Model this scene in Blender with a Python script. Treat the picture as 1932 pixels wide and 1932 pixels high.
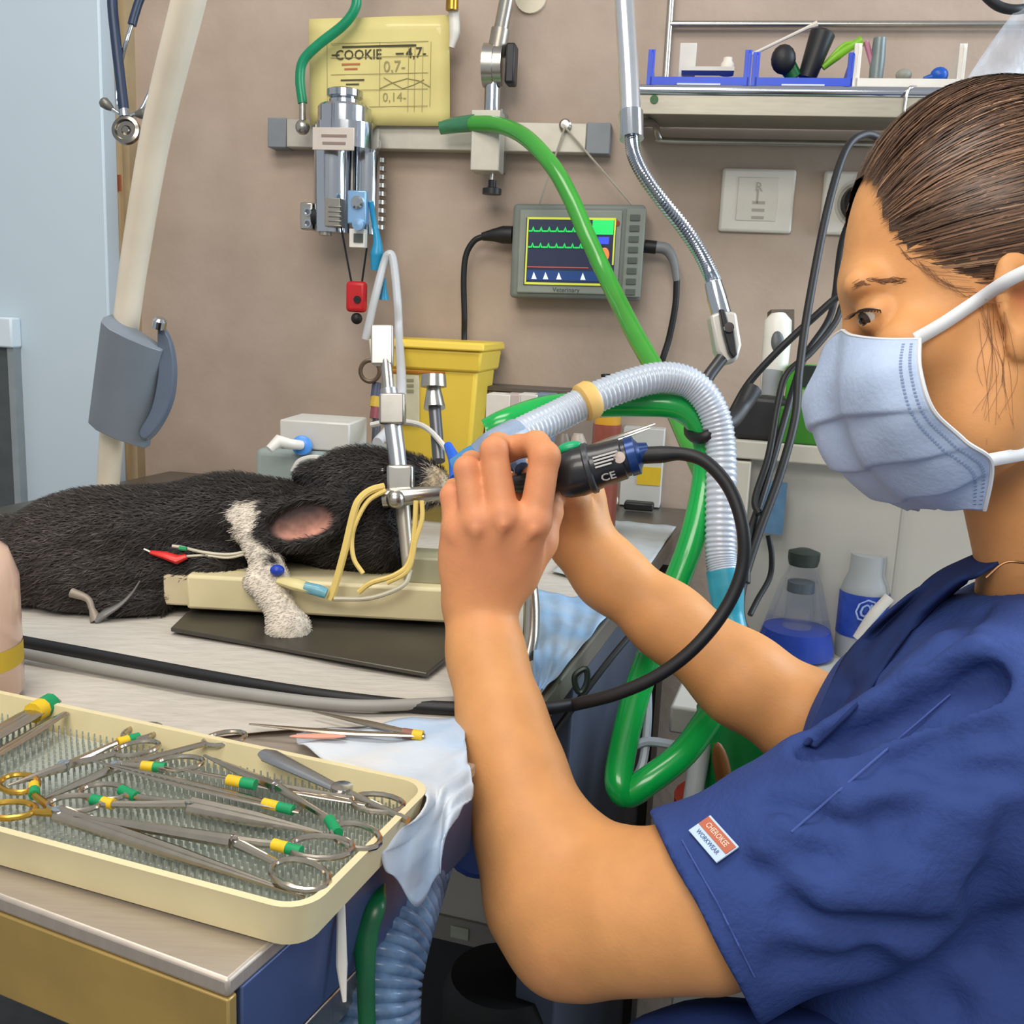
import bpy, math, random
import numpy as np
from mathutils import Vector
random.seed(7); rng = np.random.default_rng(7)
scene = bpy.context.scene
for o in list(bpy.data.objects): bpy.data.objects.remove(o)
COL = scene.collection

# ------------------------------------------------------------------ camera
FPX, CH = 1900.0, 1.18
PIT, ROL = math.radians(11), math.radians(2.6)
cF = np.array([0, math.cos(PIT), -math.sin(PIT)]); _r = np.array([1., 0, 0]); _u = np.cross(_r, cF)
cR = _r*math.cos(ROL) + _u*math.sin(ROL); cU = _u*math.cos(ROL) - _r*math.sin(ROL)
cC = np.array([0, 0, CH])
cd = bpy.data.cameras.new('camera'); cam = bpy.data.objects.new('camera', cd); COL.objects.link(cam)
cd.sensor_fit = 'HORIZONTAL'; cd.sensor_width = 36; cd.lens = 36*FPX/1932; cd.clip_start = .02
from mathutils import Matrix
M = Matrix.Identity(4)
for i in range(3):
    M[i][0], M[i][1], M[i][2], M[i][3] = cR[i], cU[i], -cF[i], cC[i]
cam.matrix_world = M
scene.camera = cam
# ------------------------------------------------------------------ light
w = bpy.data.worlds.new('World'); scene.world = w; w.use_nodes = True
bgn = w.node_tree.nodes['Background']; bgn.inputs[0].default_value = (.92, .96, 1, 1); bgn.inputs[1].default_value = .50
def area(name, loc, tgt, sx, sy, power, col):
    l = bpy.data.lights.new(name, 'AREA'); l.shape = 'RECTANGLE'; l.size = sx; l.size_y = sy; l.energy = power; l.color = col
    o = bpy.data.objects.new(name, l); COL.objects.link(o); o.location = loc
    o.rotation_euler = (Vector(tgt)-Vector(loc)).to_track_quat('-Z', 'Y').to_euler(); return o
area('ceiling_light', (-.35, .45, 2.45), (-.25, .85, .9), .9, .45, 13, (1, .94, .86))
area('ceiling_light_rear', (-.25, -.75, 2.2), (.05, .8, 1.0), 1.2, .6, 22, (1, .93, .84))
area('window_light', (1.6, 1.0, 1.7), (.1, .8, 1.0), .9, 1.2, 40, (.72, .86, 1))
scene.view_settings.view_transform = 'Standard'; scene.view_settings.look = 'None'
scene.view_settings.exposure = 0.0; scene.view_settings.gamma = 1.0
scene.view_settings.use_curve_mapping = False

# ------------------------------------------------------------------ pixel -> place
def ray(x, y): return cF + cR*(x-966)/FPX + cU*(966-y)/FPX
def D(x, y, d): return cC + ray(x, y)*d
def Zp(x, y, z=.90):
    v = ray(x, y); return cC + v*(z-CH)/v[2]
WTH = math.radians(9)
wX = np.array([math.cos(WTH), -math.sin(WTH), 0]); wN = np.array([-math.sin(WTH), -math.cos(WTH), 0]); wZ = np.array([0, 0, 1.])
W0 = np.array([0, 1.585, 0])
def Wp(x, y, off=0.):
    v = ray(x, y); o = W0 + wN*off
    return cC + v*(((o-cC)@wN)/(v@wN))
def rp(px, d): return px*d/FPX
def nrm(v): v = np.asarray(v, float); return v/(np.linalg.norm(v)+1e-12)
def perp(a):
    a = nrm(a); h = np.array([0, 0, 1.]) if abs(a[2]) < .9 else np.array([1., 0, 0])
    b = nrm(np.cross(h, a)); return b, np.cross(a, b)
def smooth(pts, n=8, closed=False):
    P = [np.asarray(p, float) for p in pts]
    if len(P) < 3: return P
    out = []; m = len(P)
    rngk = range(m if closed else m-1)
    for i in rngk:
        if closed: p0, p1, p2, p3 = P[i-1], P[i], P[(i+1) % m], P[(i+2) % m]
        else:
            p1, p2 = P[i], P[i+1]; p0 = P[i-1] if i else 2*p1-p2; p3 = P[i+2] if i+2 < m else 2*p2-p1
        for k in range(n):
            t = k/n
            out.append(.5*((2*p1)+(p2-p0)*t+(2*p0-5*p1+4*p2-p3)*t*t+(3*p1-p0-3*p2+p3)*t**3))
    if not closed: out.append(P[-1])
    return out
def path(l, n=8): return smooth([D(*q) for q in l], n)

# ------------------------------------------------------------------ mesh builder
class MB:
    def __init__(s): s.v = []; s.f = []; s.col = None
    def add(s, v, f):
        b = len(s.v); s.v += [tuple(map(float, p)) for p in v]; s.f += [tuple(b+i for i in q) for q in f]; return s
    def tube(s, P, r, n=10, cap=True, closed=False, flat=None):
        P = [np.asarray(p, float) for p in P]; m = len(P); rr = list(np.interp(np.linspace(0, 1, m), np.linspace(0, 1, len(r)), r)) if hasattr(r, '__len__') else [r]*m
        V = []; bprev = None
        for i in range(m):
            if closed: t = P[(i+1) % m]-P[i-1]
            else: t = P[min(i+1, m-1)]-P[max(i-1, 0)]
            t = nrm(t)
            if bprev is None: b, c = perp(t)
            else:
                b = bprev - t*(bprev@t); b = nrm(b); c = np.cross(t, b)
            bprev = b
            fl = 1 if flat is None else flat
            for k in range(n):
                a = 2*math.pi*k/n; V.append(P[i]+(b*math.cos(a)+c*math.sin(a)*fl)*rr[i])
        F = []
        for i in range(m if closed else m-1):
            j = (i+1) % m
            for k in range(n): F.append((i*n+k, i*n+(k+1) % n, j*n+(k+1) % n, j*n+k))
        if cap and not closed: F.append(tuple(range(n))[::-1]); F.append(tuple((m-1)*n+k for k in range(n)))
        return s.add(V, F)
    def box(s, c, a, b, d):
        c, a, b, d = [np.asarray(q, float) for q in (c, a, b, d)]
        V = [c+a*i+b*j+d*k for k in (-1, 1) for j in (-1, 1) for i in (-1, 1)]
        F = [(0, 2, 3, 1), (4, 5, 7, 6), (0, 1, 5, 4), (2, 6, 7, 3), (0, 4, 6, 2), (1, 3, 7, 5)]
        if np.cross(a, b)@d < 0: F = [q[::-1] for q in F]
        return s.add(V, F)
    def lathe(s, base, axis, prof, n=24, cap=True, sc=None):
        base = np.asarray(base, float); ax = nrm(axis); b, c = perp(ax)
        if sc is not None: b, c = sc
        V = []; m = len(prof)
        for r, h in prof:
            for k in range(n):
                t = 2*math.pi*k/n; V.append(base+ax*h+(b*math.cos(t)+c*math.sin(t))*r)
        F = [(i*n+k, i*n+(k+1) % n, (i+1)*n+(k+1) % n, (i+1)*n+k) for i in range(m-1) for k in range(n)]
        if cap: F.append(tuple(range(n))[::-1]); F.append(tuple((m-1)*n+k for k in range(n)))
        return s.add(V, F)
    def prism(s, pts, d):
        P = [np.asarray(p, float) for p in pts]; d = np.asarray(d, float); n = len(P)
        F = [tuple(range(n))[::-1], tuple(range(n, 2*n))]+[(i, (i+1) % n, n+(i+1) % n, n+i) for i in range(n)]
        return s.add(P+[p+d for p in P], F)
    def ell(s, c, a, b, d, n=16, m=10):
        V = []; c = np.asarray(c, float)
        for i in range(m+1):
            ph = math.pi*i/m
            for k in range(n):
                t = 2*math.pi*k/n; V.append(c+np.asarray(a)*math.sin(ph)*math.cos(t)+np.asarray(b)*math.sin(ph)*math.sin(t)+np.asarray(d)*math.cos(ph))
        return s.add(V, [(i*n+k, (i+1)*n+k, (i+1)*n+(k+1) % n, i*n+(k+1) % n) for i in range(m) for k in range(n)])
    def ball(s, c, r, n=14): return s.ell(c, (r, 0, 0), (0, r, 0), (0, 0, r), n, n//2+2)
    def sheet(s, rows, th=None):
        m, n = len(rows), len(rows[0]); V = [p for r in rows for p in r]
        F = [(i*n+j, i*n+j+1, (i+1)*n+j+1, (i+1)*n+j) for i in range(m-1) for j in range(n-1)]
        return s.add(V, F)
def grid_interp(rows, nu, nv):
    R = [smooth(r, nu) for r in rows]; cols = list(zip(*R)); C2 = [smooth(list(c), nv) for c in cols]
    return [list(r) for r in zip(*C2)]

ROOT = {}
def setp(o, label=None, cat=None, group=None, kind=None):
    if label: o['label'] = label
    if cat: o['category'] = cat
    if group: o['group'] = group
    if kind: o['kind'] = kind
    return o
def thing(name, label, cat, loc, group=None, kind=None):
    o = bpy.data.objects.new(name, None); COL.objects.link(o); o.location = tuple(map(float, loc)); o.empty_display_size = .02
    ROOT[o.name] = np.asarray(loc, float); return setp(o, label, cat, group, kind)
def build(mb, name, mat, parent=None, sm=40, bevel=0, seg=2, label=None, cat=None, group=None, kind=None, solid=0, loc=None, sub=0, cols=None):
    V = np.array(mb.v, float)
    if parent is not None: L = ROOT[parent.name]
    else:
        L = np.asarray(loc, float) if loc is not None else np.array([V[:, 0].mean(), V[:, 1].mean(), V[:, 2].min()])
    me = bpy.data.meshes.new(name); me.from_pydata((V-L).tolist(), [], mb.f); me.validate(); me.update()
    o = bpy.data.objects.new(name, me); COL.objects.link(o)
    me.materials.append(mat)
    if cols is not None:
        at = me.color_attributes.new('Col', 'FLOAT_COLOR', 'POINT'); at.data.foreach_set('color', np.asarray(cols, np.float32).ravel())
    if sm:
        me.polygons.foreach_set('use_smooth', [True]*len(me.polygons))
        if sm < 180: me.set_sharp_from_angle(angle=math.radians(sm))
    if parent is not None: o.parent = parent; ROOT[o.name] = L
    else: o.location = tuple(L); ROOT[o.name] = L
    if solid:
        md = o.modifiers.new('Solidify', 'SOLIDIFY'); md.thickness = solid; md.offset = 0
    if bevel:
        md = o.modifiers.new('Bevel', 'BEVEL'); md.width = bevel; md.segments = seg; md.limit_method = 'ANGLE'; md.angle_limit = math.radians(50); md.harden_normals = False
    if sub:
        md = o.modifiers.new('Subsurf', 'SUBSURF'); md.levels = sub; md.render_levels = sub
    return setp(o, label, cat, group, kind)
def text(s, org, ex, ey, size, mat, parent, name='lettering', font_sc=1.0, bold=0):
    cu = bpy.data.curves.new('t', 'FONT'); cu.body = s; cu.size = 1; cu.align_x = 'CENTER'; cu.align_y = 'CENTER'; cu.resolution_u = 2; cu.offset = bold
    t = bpy.data.objects.new('t', cu); COL.objects.link(t)
    bpy.context.view_layer.update()
    me = bpy.data.meshes.new_from_object(t.evaluated_get(bpy.context.evaluated_depsgraph_get()))
    bpy.data.objects.remove(t)
    mb = MB(); ex, ey = np.asarray(ex), np.asarray(ey)
    V = [np.asarray(org)+ex*v.co.x*size*font_sc+ey*v.co.y*size for v in me.vertices]
    mb.add(V, [tuple(p.vertices) for p in me.polygons])
    return build(mb, name, mat, parent, sm=0)

# ------------------------------------------------------------------ materials
def lin(c):
    if isinstance(c, str): c = [int(c[i:i+2], 16)/255 for i in (0, 2, 4)]
    return [x/12.92 if x <= .04045 else ((x+.055)/1.055)**2.4 for x in c]
MC = {}
def mat(name, c, rough=.5, metal=0, noise=.06, scale=40, bump=0, bscale=None, trans=0, alpha=1, sss=0, coat=0, emit=0, c2=None, ior=1.45, spec=.5, stretch=None, attr=False, aniso=0):
    if name in MC: return MC[name]
    m = bpy.data.materials.new(name); m.use_nodes = True; nt = m.node_tree; b = nt.nodes['Principled BSDF']; N = nt.nodes.new; L = nt.links.new
    base = lin(c)
    tc = N('ShaderNodeTexCoord'); mp = N('ShaderNodeMapping'); L(tc.outputs['Object'], mp.inputs[0])
    if stretch: mp.inputs['Scale'].default_value = stretch
    nz = N('ShaderNodeTexNoise'); nz.inputs['Scale'].default_value = scale; nz.inputs['Detail'].default_value = 5; L(mp.outputs[0], nz.inputs['Vector'])
    if attr:
        va = N('ShaderNodeVertexColor'); va.layer_name = 'Col'
        mx = N('ShaderNodeMix'); mx.data_type = 'RGBA'; mx.blend_type = 'MULTIPLY'; mx.inputs[0].default_value = 1
        cr = N('ShaderNodeMapRange'); cr.inputs[3].default_value = 1-noise; cr.inputs[4].default_value = 1+noise; cr.inputs[1].default_value = .3; cr.inputs[2].default_value = .7
        L(nz.outputs[0], cr.inputs[0]); L(va.outputs[0], mx.inputs[6]); L(cr.outputs[0], mx.inputs[7]); L(mx.outputs[2], b.inputs['Base Color'])
    elif noise or c2:
        cr = N('ShaderNodeValToRGB'); L(nz.outputs[0], cr.inputs[0])
        a2 = lin(c2) if c2 else [min(1, x*(1+noise)) for x in base]; a1 = base if c2 else [x*(1-noise) for x in base]
        cr.color_ramp.elements[0].color = (*a1, 1); cr.color_ramp.elements[1].color = (*a2, 1)
        cr.color_ramp.elements[0].position = .32; cr.color_ramp.elements[1].position = .68
        L(cr.outputs[0], b.inputs['Base Color'])
    else: b.inputs['Base Color'].default_value = (*base, 1)
    b.inputs['Roughness'].default_value = rough; b.inputs['Metallic'].default_value = metal; b.inputs['IOR'].default_value = ior
    b.inputs['Specular IOR Level'].default_value = spec
    b.inputs['Transmission Weight'].default_value = trans; b.inputs['Alpha'].default_value = alpha; b.inputs['Coat Weight'].default_value = coat
    if sss: b.inputs['Subsurface Weight'].default_value = sss; b.inputs['Subsurface Radius'].default_value = (.012, .004, .002); b.inputs['Subsurface Scale'].default_value = .6
    if emit: b.inputs['Emission Color'].default_value = (*base, 1); b.inputs['Emission Strength'].default_value = emit
    if bump:
        n2 = N('ShaderNodeTexNoise'); n2.inputs['Scale'].default_value = bscale or scale*3; n2.inputs['Detail'].default_value = 4; L(mp.outputs[0], n2.inputs['Vector'])
        bp = N('ShaderNodeBump'); bp.inputs['Strength'].default_value = bump; bp.inputs['Distance'].default_value = .004; L(n2.outputs[0], bp.inputs['Height']); L(bp.outputs[0], b.inputs['Normal'])
    MC[name] = m; return m
chrome = mat('chrome', 'c3c8cf', .13, 1, 0)
steel = mat('brushed_steel', 'b4aca2', .34, 1, .08, 60, stretch=(1, 12, 1))
satin = mat('satin_steel', 'b9b6ae', .28, 1, .05, 90)
instr = mat('instrument_steel', 'bdb3a3', .18, 1, .06, 120)
alum = mat('aluminium', 'b9b4a8', .45, .35, .05, 50)
gold = mat('gold_plate', 'd9ae4f', .25, 1, .08, 90)
black = mat('black_plastic', '1b1c1f', .42, 0, .15, 60)
rubber = mat('black_rubber', '17181b', .5, 0, .1, 60)
greyp = mat('grey_plastic', '7c8288', .45, 0, .05, 30)
white = mat('white_plastic', 'ddd9d0', .4, 0, .03, 30)
cream = mat('cream_plastic', 'd9cca2', .45, 0, .05, 25)
blue = mat('blue_plastic', '1c47c4', .38, 0, .08, 30)
yellow = mat('yellow_plastic', 'e8c84a', .42, 0, .03, 20)
greenp = mat('green_plastic', '45a12e', .4, 0, .05, 20)
red = mat('red_plastic', 'c01f26', .4, 0, .05, 40)
tape_g = mat('green_tape', '0d8f58', .5, 0, .08, 80)
tape_y = mat('yellow_tape', 'e0b925', .5, 0, .08, 80)
ink = mat('ink', '4a4632', .8, 0, 0)
# ================================================================== SETTING
wallm = mat('wall_plaster', 'a79586', .75, 0, .10, 9, bump=.15, bscale=70, c2='b5a394')
def wbox(mb, x0, x1, z0, z1, o0, o1):   # box in wall coordinates: along, height, distance from the wall
    c = W0+wX*(x0+x1)/2+wN*(o0+o1)/2; c = np.array([c[0], c[1], (z0+z1)/2])
    return mb.box(c, wX*(x1-x0)/2, wN*(o1-o0)/2, wZ*(z1-z0)/2)
def wc(x, y, off=0):  # pixel -> (along, height) on the wall
    p = Wp(x, y, off); return float((p-W0)@wX), float(p[2])
setp(build(wbox(MB(), -1.9, 1.9, 0, 2.6, -.08, 0), 'wall_back', wallm), kind='structure')
fl = MB(); fl.box((0, .6, -.03), (2.2, 0, 0), (0, 1.6, 0), (0, 0, .03)); setp(build(fl, 'floor', mat('floor_vinyl', '4c4b4c', .5, 0, .12, 30)), kind='structure')
# pale door on the left, standing proud of the wall
dm = mat('door_paint', 'b9c8d2', .35, 0, .02, 5)
dl, _ = wc(-420, 400, .10); dr, _ = wc(199, 400, .10)
dw = thing('door_1', None, None, W0+wX*(dl+dr)/2+wN*.05, kind='structure')
build(wbox(MB(), dl-.3, dr, 0.0, 2.15, .062, .10), 'door_leaf', dm, dw, bevel=.003)
hz0, hz1 = wc(0, 655, .12)[1], wc(0, 598, .12)[1]; hx = wc(25, 620, .12)[0]
build(wbox(MB(), hx-.09, hx, hz0, hz1, .10, .125), 'latch_block', mat('latch_white', 'cfdbe2', .4, 0, .02), dw, bevel=.003)
build(wbox(MB(), hx-.08, hx-.014, .8, hz0, .10, .112), 'dark_seal', mat('dark_seal', '4a4f50', .5, 0, .1), dw)
build(wbox(MB(), hx-.014, hx-.003, .8, hz0, .10, .118), 'edge_strip', mat('edge_strip', '8f9699', .4, .3, .05), dw)
t0, _ = wc(198, 400, .03); t1, _ = wc(241, 300, .03)
tr = thing('trim_1', None, None, W0+wX*t0+wN*.02, kind='structure')
build(wbox(MB(), t0-.06, t1-.012, 0, 2.3, 0.0, .04), 'board', mat('pine_wood', 'd2b98f', .6, 0, .14, 14, c2='c2a37a', stretch=(8, 8, .6)), tr, bevel=.002)
build(wbox(MB(), t1-.012, t1, 0, 2.3, 0.0, .025), 'bead', mat('pine_bead', 'ab9878', .6, 0, .1, 20), tr)
a, b_ = wc(201, 360, .04), wc(229, 330, .04)
build(wbox(MB(), a[0], b_[0], a[1], b_[1], .04, .0412), 'red_mark', mat('red_mark', 'c8754e', .7, 0, .1), tr)
a, b_ = wc(197, 590, .04), wc(216, 566, .04)
build(wbox(MB(), a[0], b_[0], a[1], b_[1], .04, .046), 'hinge_plate', mat('hinge', '8d8175', .5, .3, .1), tr)

# ================================================================== TABLES
# rabbit table: right edge runs (17 deg off the view axis)
tE = nrm(Zp(1280, 1000)-Zp(1020, 1330)); tE[2] = 0; tE = nrm(tE); tX = np.array([tE[1], -tE[0], 0])   # tX points right/near
tO = Zp(1020, 1330)                                                                                    # a point on the right edge
def T(u, v, z=.90): p = tO+tX*u+tE*v; return np.array([p[0], p[1], z])
v0, v1 = -.03, .80
def tw(u):   # where the table meets the wall
    a = T(u, 0); return ((W0+wN*.012-a)@wN)/(tE@wN)
tb = thing('treatment_table', 'steel treatment table under the black rabbit, dark blue-grey side', 'table', T(-.5, .3, 0))
m = MB(); m.prism([T(0, v0, .876), T(0, tw(0), .876), T(-.86, tw(-.86), .876), T(-.86, v0, .876)], wZ*.024); build(m, 'table_top', mat('table_steel', '7f7a72', .35, .8, .1, 20), tb, bevel=.003)
m = MB(); m.box(T(-.03, .375, .44), tX*.02, tE*.225, wZ*.436); build(m, 'side_panel', mat('side_panel', '474f5f', .45, .1, .06, 12), tb, bevel=.003)
m = MB(); m.box(T(-.03, .62, .43), tX*.03, tE*.03, wZ*.43); build(m, 'corner_post', mat('post_dark', '3b3835', .4, .5, .08), tb, bevel=.002)
for q in ((-.80, .02), (-.80, .66)):
    m = MB(); m.box(T(q[0], q[1], .436), tX*.02, tE*.02, wZ*.436); build(m, 'leg', steel, tb, bevel=.002)
# grey base cabinet under the table
bc = thing('base_cabinet', 'grey base cabinet low under the treatment table beside the black stool', 'cabinet', T(-.40, .5, 0))
zc_ = D(810, 1845, 1.22)[2]
m = MB(); m.box(T(-.42, .52, (zc_+.872)/2), tX*.34, tE*.10, wZ*(.872-zc_)/2); build(m, 'body', mat('cabinet_grey', 'b8b1a5', .5, 0, .05, 10), bc, bevel=.004)
m = MB(); m.box(T(-.42, .54, zc_/2), tX*.32, tE*.08, wZ*zc_/2); build(m, 'plinth', mat('plinth', '2f2f32', .5, 0, .05), bc)
m = MB(); m.box(T(-.42, .418, zc_+.018), tX*.34, tE*.003, wZ*.017); build(m, 'drawer_strip', mat('strip_grey', '8b877f', .5, 0, .05), bc, bevel=.001)
m = MB(); m.box(T(-.20, .414, zc_+.018), tX*.012, tE*.001, wZ*.008); build(m, 'type_label', mat('type_label', 'aab09c', .5, 0, .1), bc)
m = MB(); c = D(905, 1585, .80); m.lathe(c, -cF, [(.0, 0), (.026, 0), (.028, .008), (.02, .02), (.0, .022)], 20); build(m, 'handwheel', mat('wheel_blue', '2a478f', .4, 0, .05), loc=None, label='round blue knob behind the raised forearm below the paper drape', cat='knob')

# instrument cart in front
kE = nrm(Zp(830, 1500)-Zp(430, 1850)); kE[2] = 0; kE = nrm(kE); kX = np.array([kE[1], -kE[0], 0]); kO = Zp(430, 1850)
def K(u, v, z=.90): p = kO+kX*u+kE*v; return np.array([p[0], p[1], z])
cart = thing('instrument_cart', 'brushed steel instrument cart in the foreground carrying the cream tray', 'cart', K(-.3, .12, 0))
m = MB(); m.box(K(-.28, .12, .8955), kX*.28, kE*.12, wZ*.0045); build(m, 'top_plate', mat('cart_top', 'b7aca0', .42, .55, .05, 30, stretch=(1, 14, 1)), cart, bevel=.0018)
m = MB(); m.box(K(-.28, .003, .868), kX*.28, kE*.003, wZ*.0225); build(m, 'front_apron', mat('brass_apron', 'b89a58', .36, .35, .2, 14, c2='a08750'), cart, bevel=.001)
m = MB(); m.box(K(-.003, .123, .866), kX*.003, kE*.114, wZ*.025); build(m, 'side_apron', mat('side_apron', '46557c', .35, .3, .1, 14), cart, bevel=.001)
m = MB(); m.box(K(-.012, .065, .822), kX*.006, kE*.06, wZ*.010); build(m, 'side_rail', steel, cart, bevel=.001)
m = MB(); m.box(K(-.28, .235, .868), kX*.27, kE*.003, wZ*.022); build(m, 'rear_apron', steel, cart)
for q in ((-.03, .03), (-.03, .21), (-.245, .055), (-.53, .03), (-.53, .21)):
    m = MB(); m.lathe(K(q[0], q[1], .0), wZ, [(.011, 0), (.011, .846)], 14); build(m, 'leg', mat('leg_dark', '55575c', .3, .9, .05), cart)
m = MB(); m.box(K(-.28, .12, .40), kX*.26, kE*.1, wZ*.008); build(m, 'lower_shelf', mat('shelf_pale', 'aab3bb', .4, .4, .05), cart, bevel=.003)

# ---- pads / drapes on the table
padm = mat('pad_fabric', 'bfb9af', .85, 0, .05, 40, bump=.5, bscale=45, stretch=(1, 3, 1))
bluef = mat('blue_pad', '86b4df', .5, 0, .2, 18, bump=.6, bscale=40, c2='b4c6d8')
def flatsheet(corn, z, nu, nv, amp, seed):
    r = np.random.default_rng(seed); a, b, c, d = [np.array([*q[:2], z]) for q in corn]; rows = []
    ph = r.uniform(0, 6, 6)
    for i in range(nv+1):
        row = []
        for j in range(nu+1):
            s, t = j/nu, i/nv; p = (a*(1-s)+b*s)*(1-t)+(d*(1-s)+c*s)*t
            w_ = math.sin(9*s+5*t+ph[0])+math.sin(17*t-6*s+ph[1])+.7*math.sin(23*s+9*t+ph[2])+.6*math.sin(31*t+13*s+ph[3])
            row.append(p+np.array([0, 0, amp*(w_/3.3+1)+.0004]))
        rows.append(row)
    return rows
m = MB(); m.sheet(flatsheet([Zp(-220, 1440), T(-.004, -.032), T(-.004, .56), T(-.84, .56)], .90, 60, 50, .0022, 1))
build(m, 'absorbent_pad', padm, sm=180, solid=.0008, label='white quilted absorbent pad spread across the treatment table', cat='pad')
m = MB(); m.sheet(flatsheet([Zp(1003, 1330), Zp(1028, 1318), Zp(1172, 1150), Zp(1010, 1130)], .905, 30, 30, .0035, 2))
build(m, 'blue_drape', bluef, sm=180, solid=.0006, label='light blue crumpled drape at the right table edge behind the wrists', cat='drape')
m = MB(); m.sheet(flatsheet([Zp(1040, 1090), Zp(1190, 1130), Zp(1275, 1003), Zp(1150, 990)], .9055, 24, 24, .0012, 3))
build(m, 'grey_paper', mat('grey_paper', 'b9bfc0', .8, 0, .06, 40, bump=.2), sm=180, solid=.0006, label='grey white paper towel on the far right table corner', cat='towel')
# drape hanging over the corner between cart and table
def sp_(x, y, o=.006, cap=.62):   # just outside the cart's side face
    v = ray(x, y); p0_ = K(.006+o, 0); d = ((p0_-cC)@kX)/(v@kX) if v@kX < -1e-6 else 9
    return D(x, y, min(d, cap) if d > 0 else cap)
rows = [[Zp(560, 1385, .906), Zp(660, 1372, .906), Zp(770, 1358, .906), Zp(866, 1350, .906), Zp(872, 1372, .905)],
        [Zp(570, 1402, .906), Zp(690, 1400, .906), Zp(800, 1405, .907), Zp(872, 1412, .906), Zp(880, 1425, .905)],
        [Zp(640, 1440, .906), Zp(760, 1455, .908), Zp(832, 1460, .909), Zp(870, 1455, .906), Zp(890, 1462, .903)],
        [sp_(800, 1500), sp_(822, 1495), sp_(838, 1490, .008), sp_(868, 1490, .01), sp_(892, 1496, .01)],
        [sp_(758, 1562), sp_(795, 1560), sp_(834, 1550, .012), sp_(846, 1540, .02), sp_(866, 1532, .02)],
        [sp_(722, 1606), sp_(775, 1620), sp_(830, 1600, .014), sp_(834, 1590, .02), sp_(842, 1572, .02)],
        [sp_(736, 1650), sp_(788, 1702), sp_(826, 1650, .014), sp_(830, 1640, .02), sp_(832, 1610, .02)]]
G = grid_interp(rows, 8, 8); r5 = np.random.default_rng(5)
G = [[p-cF*.0018*(1+math.sin(j*.7+i*.2))+cU*.0015*math.sin(i*.8+j*.5) for j, p in enumerate(r)] for i, r in enumerate(G)]
m = MB(); m.sheet(G); build(m, 'paper_drape', mat('drape_paper', 'dad8d3', .8, 0, .10, 9, bump=.3, bscale=50, c2='adc6e2'), sm=180, solid=.0008, label='white and pale blue paper drape hanging over the table corner beside the tray', cat='drape')

# ================================================================== WALL RAIL AND WHAT HANGS ON IT
def wt(x0, y0, x1, y1, off):  # px rect -> wall rect
    a = Wp(x0, y0, off); b = Wp(x1, y1, off); xa, xb = (a-W0)@wX, (b-W0)@wX
    return min(xa, xb), max(xa, xb), min(a[2], b[2]), max(a[2], b[2])
x0 = wc(505, 245, .03)[0]; x1 = wc(1152, 255, .03)[0]; za = wc(820, 283, .03)[1]; zb = wc(820, 228, .03)[1]
rail = thing('wall_rail', 'silver aluminium equipment rail screwed to the wall above the monitor', 'rail', W0+wX*(x0+x1)/2+wZ*za)
build(wbox(MB(), x0+.03, x1-.035, za, zb, .006, .03), 'bar', alum, rail, bevel=.0015)
for q in ((x0, x0+.03), (x1-.035, x1)):
    build(wbox(MB(), q[0], q[1], za-.001, zb+.001, .0, .031), 'end_cap', greyp, rail, bevel=.0015)
sc = wc(1067, 237, .03); m = MB(); m.lathe(W0+wX*sc[0]+wN*.03+wZ*sc[1], wN, [(.009, 0), (.009, .006), (.006, .009), (.0, .0095)], 14); build(m, 'screw', satin, rail)
# yellow chart sheet
chart = thing('chart_sheet', 'yellow handwritten chart sheet pinned behind the chrome vaporizer', 'paper', Wp(715, 238, .045))
c4 = [Wp(583, 36, .05), Wp(848, 28, .05), Wp(849, 238, .04), Wp(585, 236, .04)]
ux = nrm(c4[1]-c4[0]); uy = nrm(c4[0]-c4[3])
def CP(x, y, o=.0512): return Wp(x, y, .04+(238-y)/205*.01+.0016)
rows = []
for i in range(9):
    rows.append([(c4[0]*(1-j/10)+c4[1]*j/10)*(1-i/8)+(c4[3]*(1-j/10)+c4[2]*j/10)*(i/8)+wN*.0006*math.sin(j*1.3+i) for j in range(11)])
m = MB(); m.sheet(rows); build(m, 'sheet', mat('yellow_paper', 'd8ca84', .6, 0, .04, 20, coat=.3), chart, sm=180, solid=.0008)
pink = mat('red_print', 'b8704a', .8, 0, 0)
text('COOKIE', CP(676, 104), ux, uy, .019, ink, chart, bold=.01); text('4,7-', CP(785, 100), ux, uy, .02, ink, chart, bold=.01)
text('0,7-', CP(744, 126), ux, uy, .022, mat('pencil', '9a9262', .8, 0, 0), chart); text('0,14-', CP(744, 184), ux, uy, .018, MC['pencil'], chart)
m = MB(); m.box(CP(715, 87), ux*.056, uy*.0013, wN*.0003); m.box(CP(633, 104), ux*.006, uy*.001, wN*.0003); m.box(CP(754, 101), ux*.006, uy*.001, wN*.0003)
for yy, hw in ((151, .018), (159, .01)): m.box(CP(665, yy), ux*hw, uy*.001, wN*.0003)
build(m, 'printed_line', ink, chart, sm=0)
m = MB()
for yy, hw in ((121, .014), (130, .01)): m.box(CP(662, yy), ux*hw, uy*.0012, wN*.0003)
build(m, 'red_line', pink, chart, sm=0)
m = MB()
for yy in (80, 107, 139, 169, 201): m.box(CP(715, yy), ux*.074, uy*.0003, wN*.0002)
for xx in (617, 716, 770, 782, 797, 812): m.box(CP(xx, 140 if xx not in (770, 782, 797) else 150), ux*.0003, uy*.044, wN*.0002)
m.tube([CP(724, 146), CP(742, 157), CP(760, 167), CP(780, 160), CP(800, 150)], .0006, 5); m.tube([CP(716, 167), CP(740, 156), CP(768, 148), CP(790, 152), CP(812, 164)], .0006, 5)
build(m, 'ruled_table', MC['pencil'], chart, sm=0)

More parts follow.
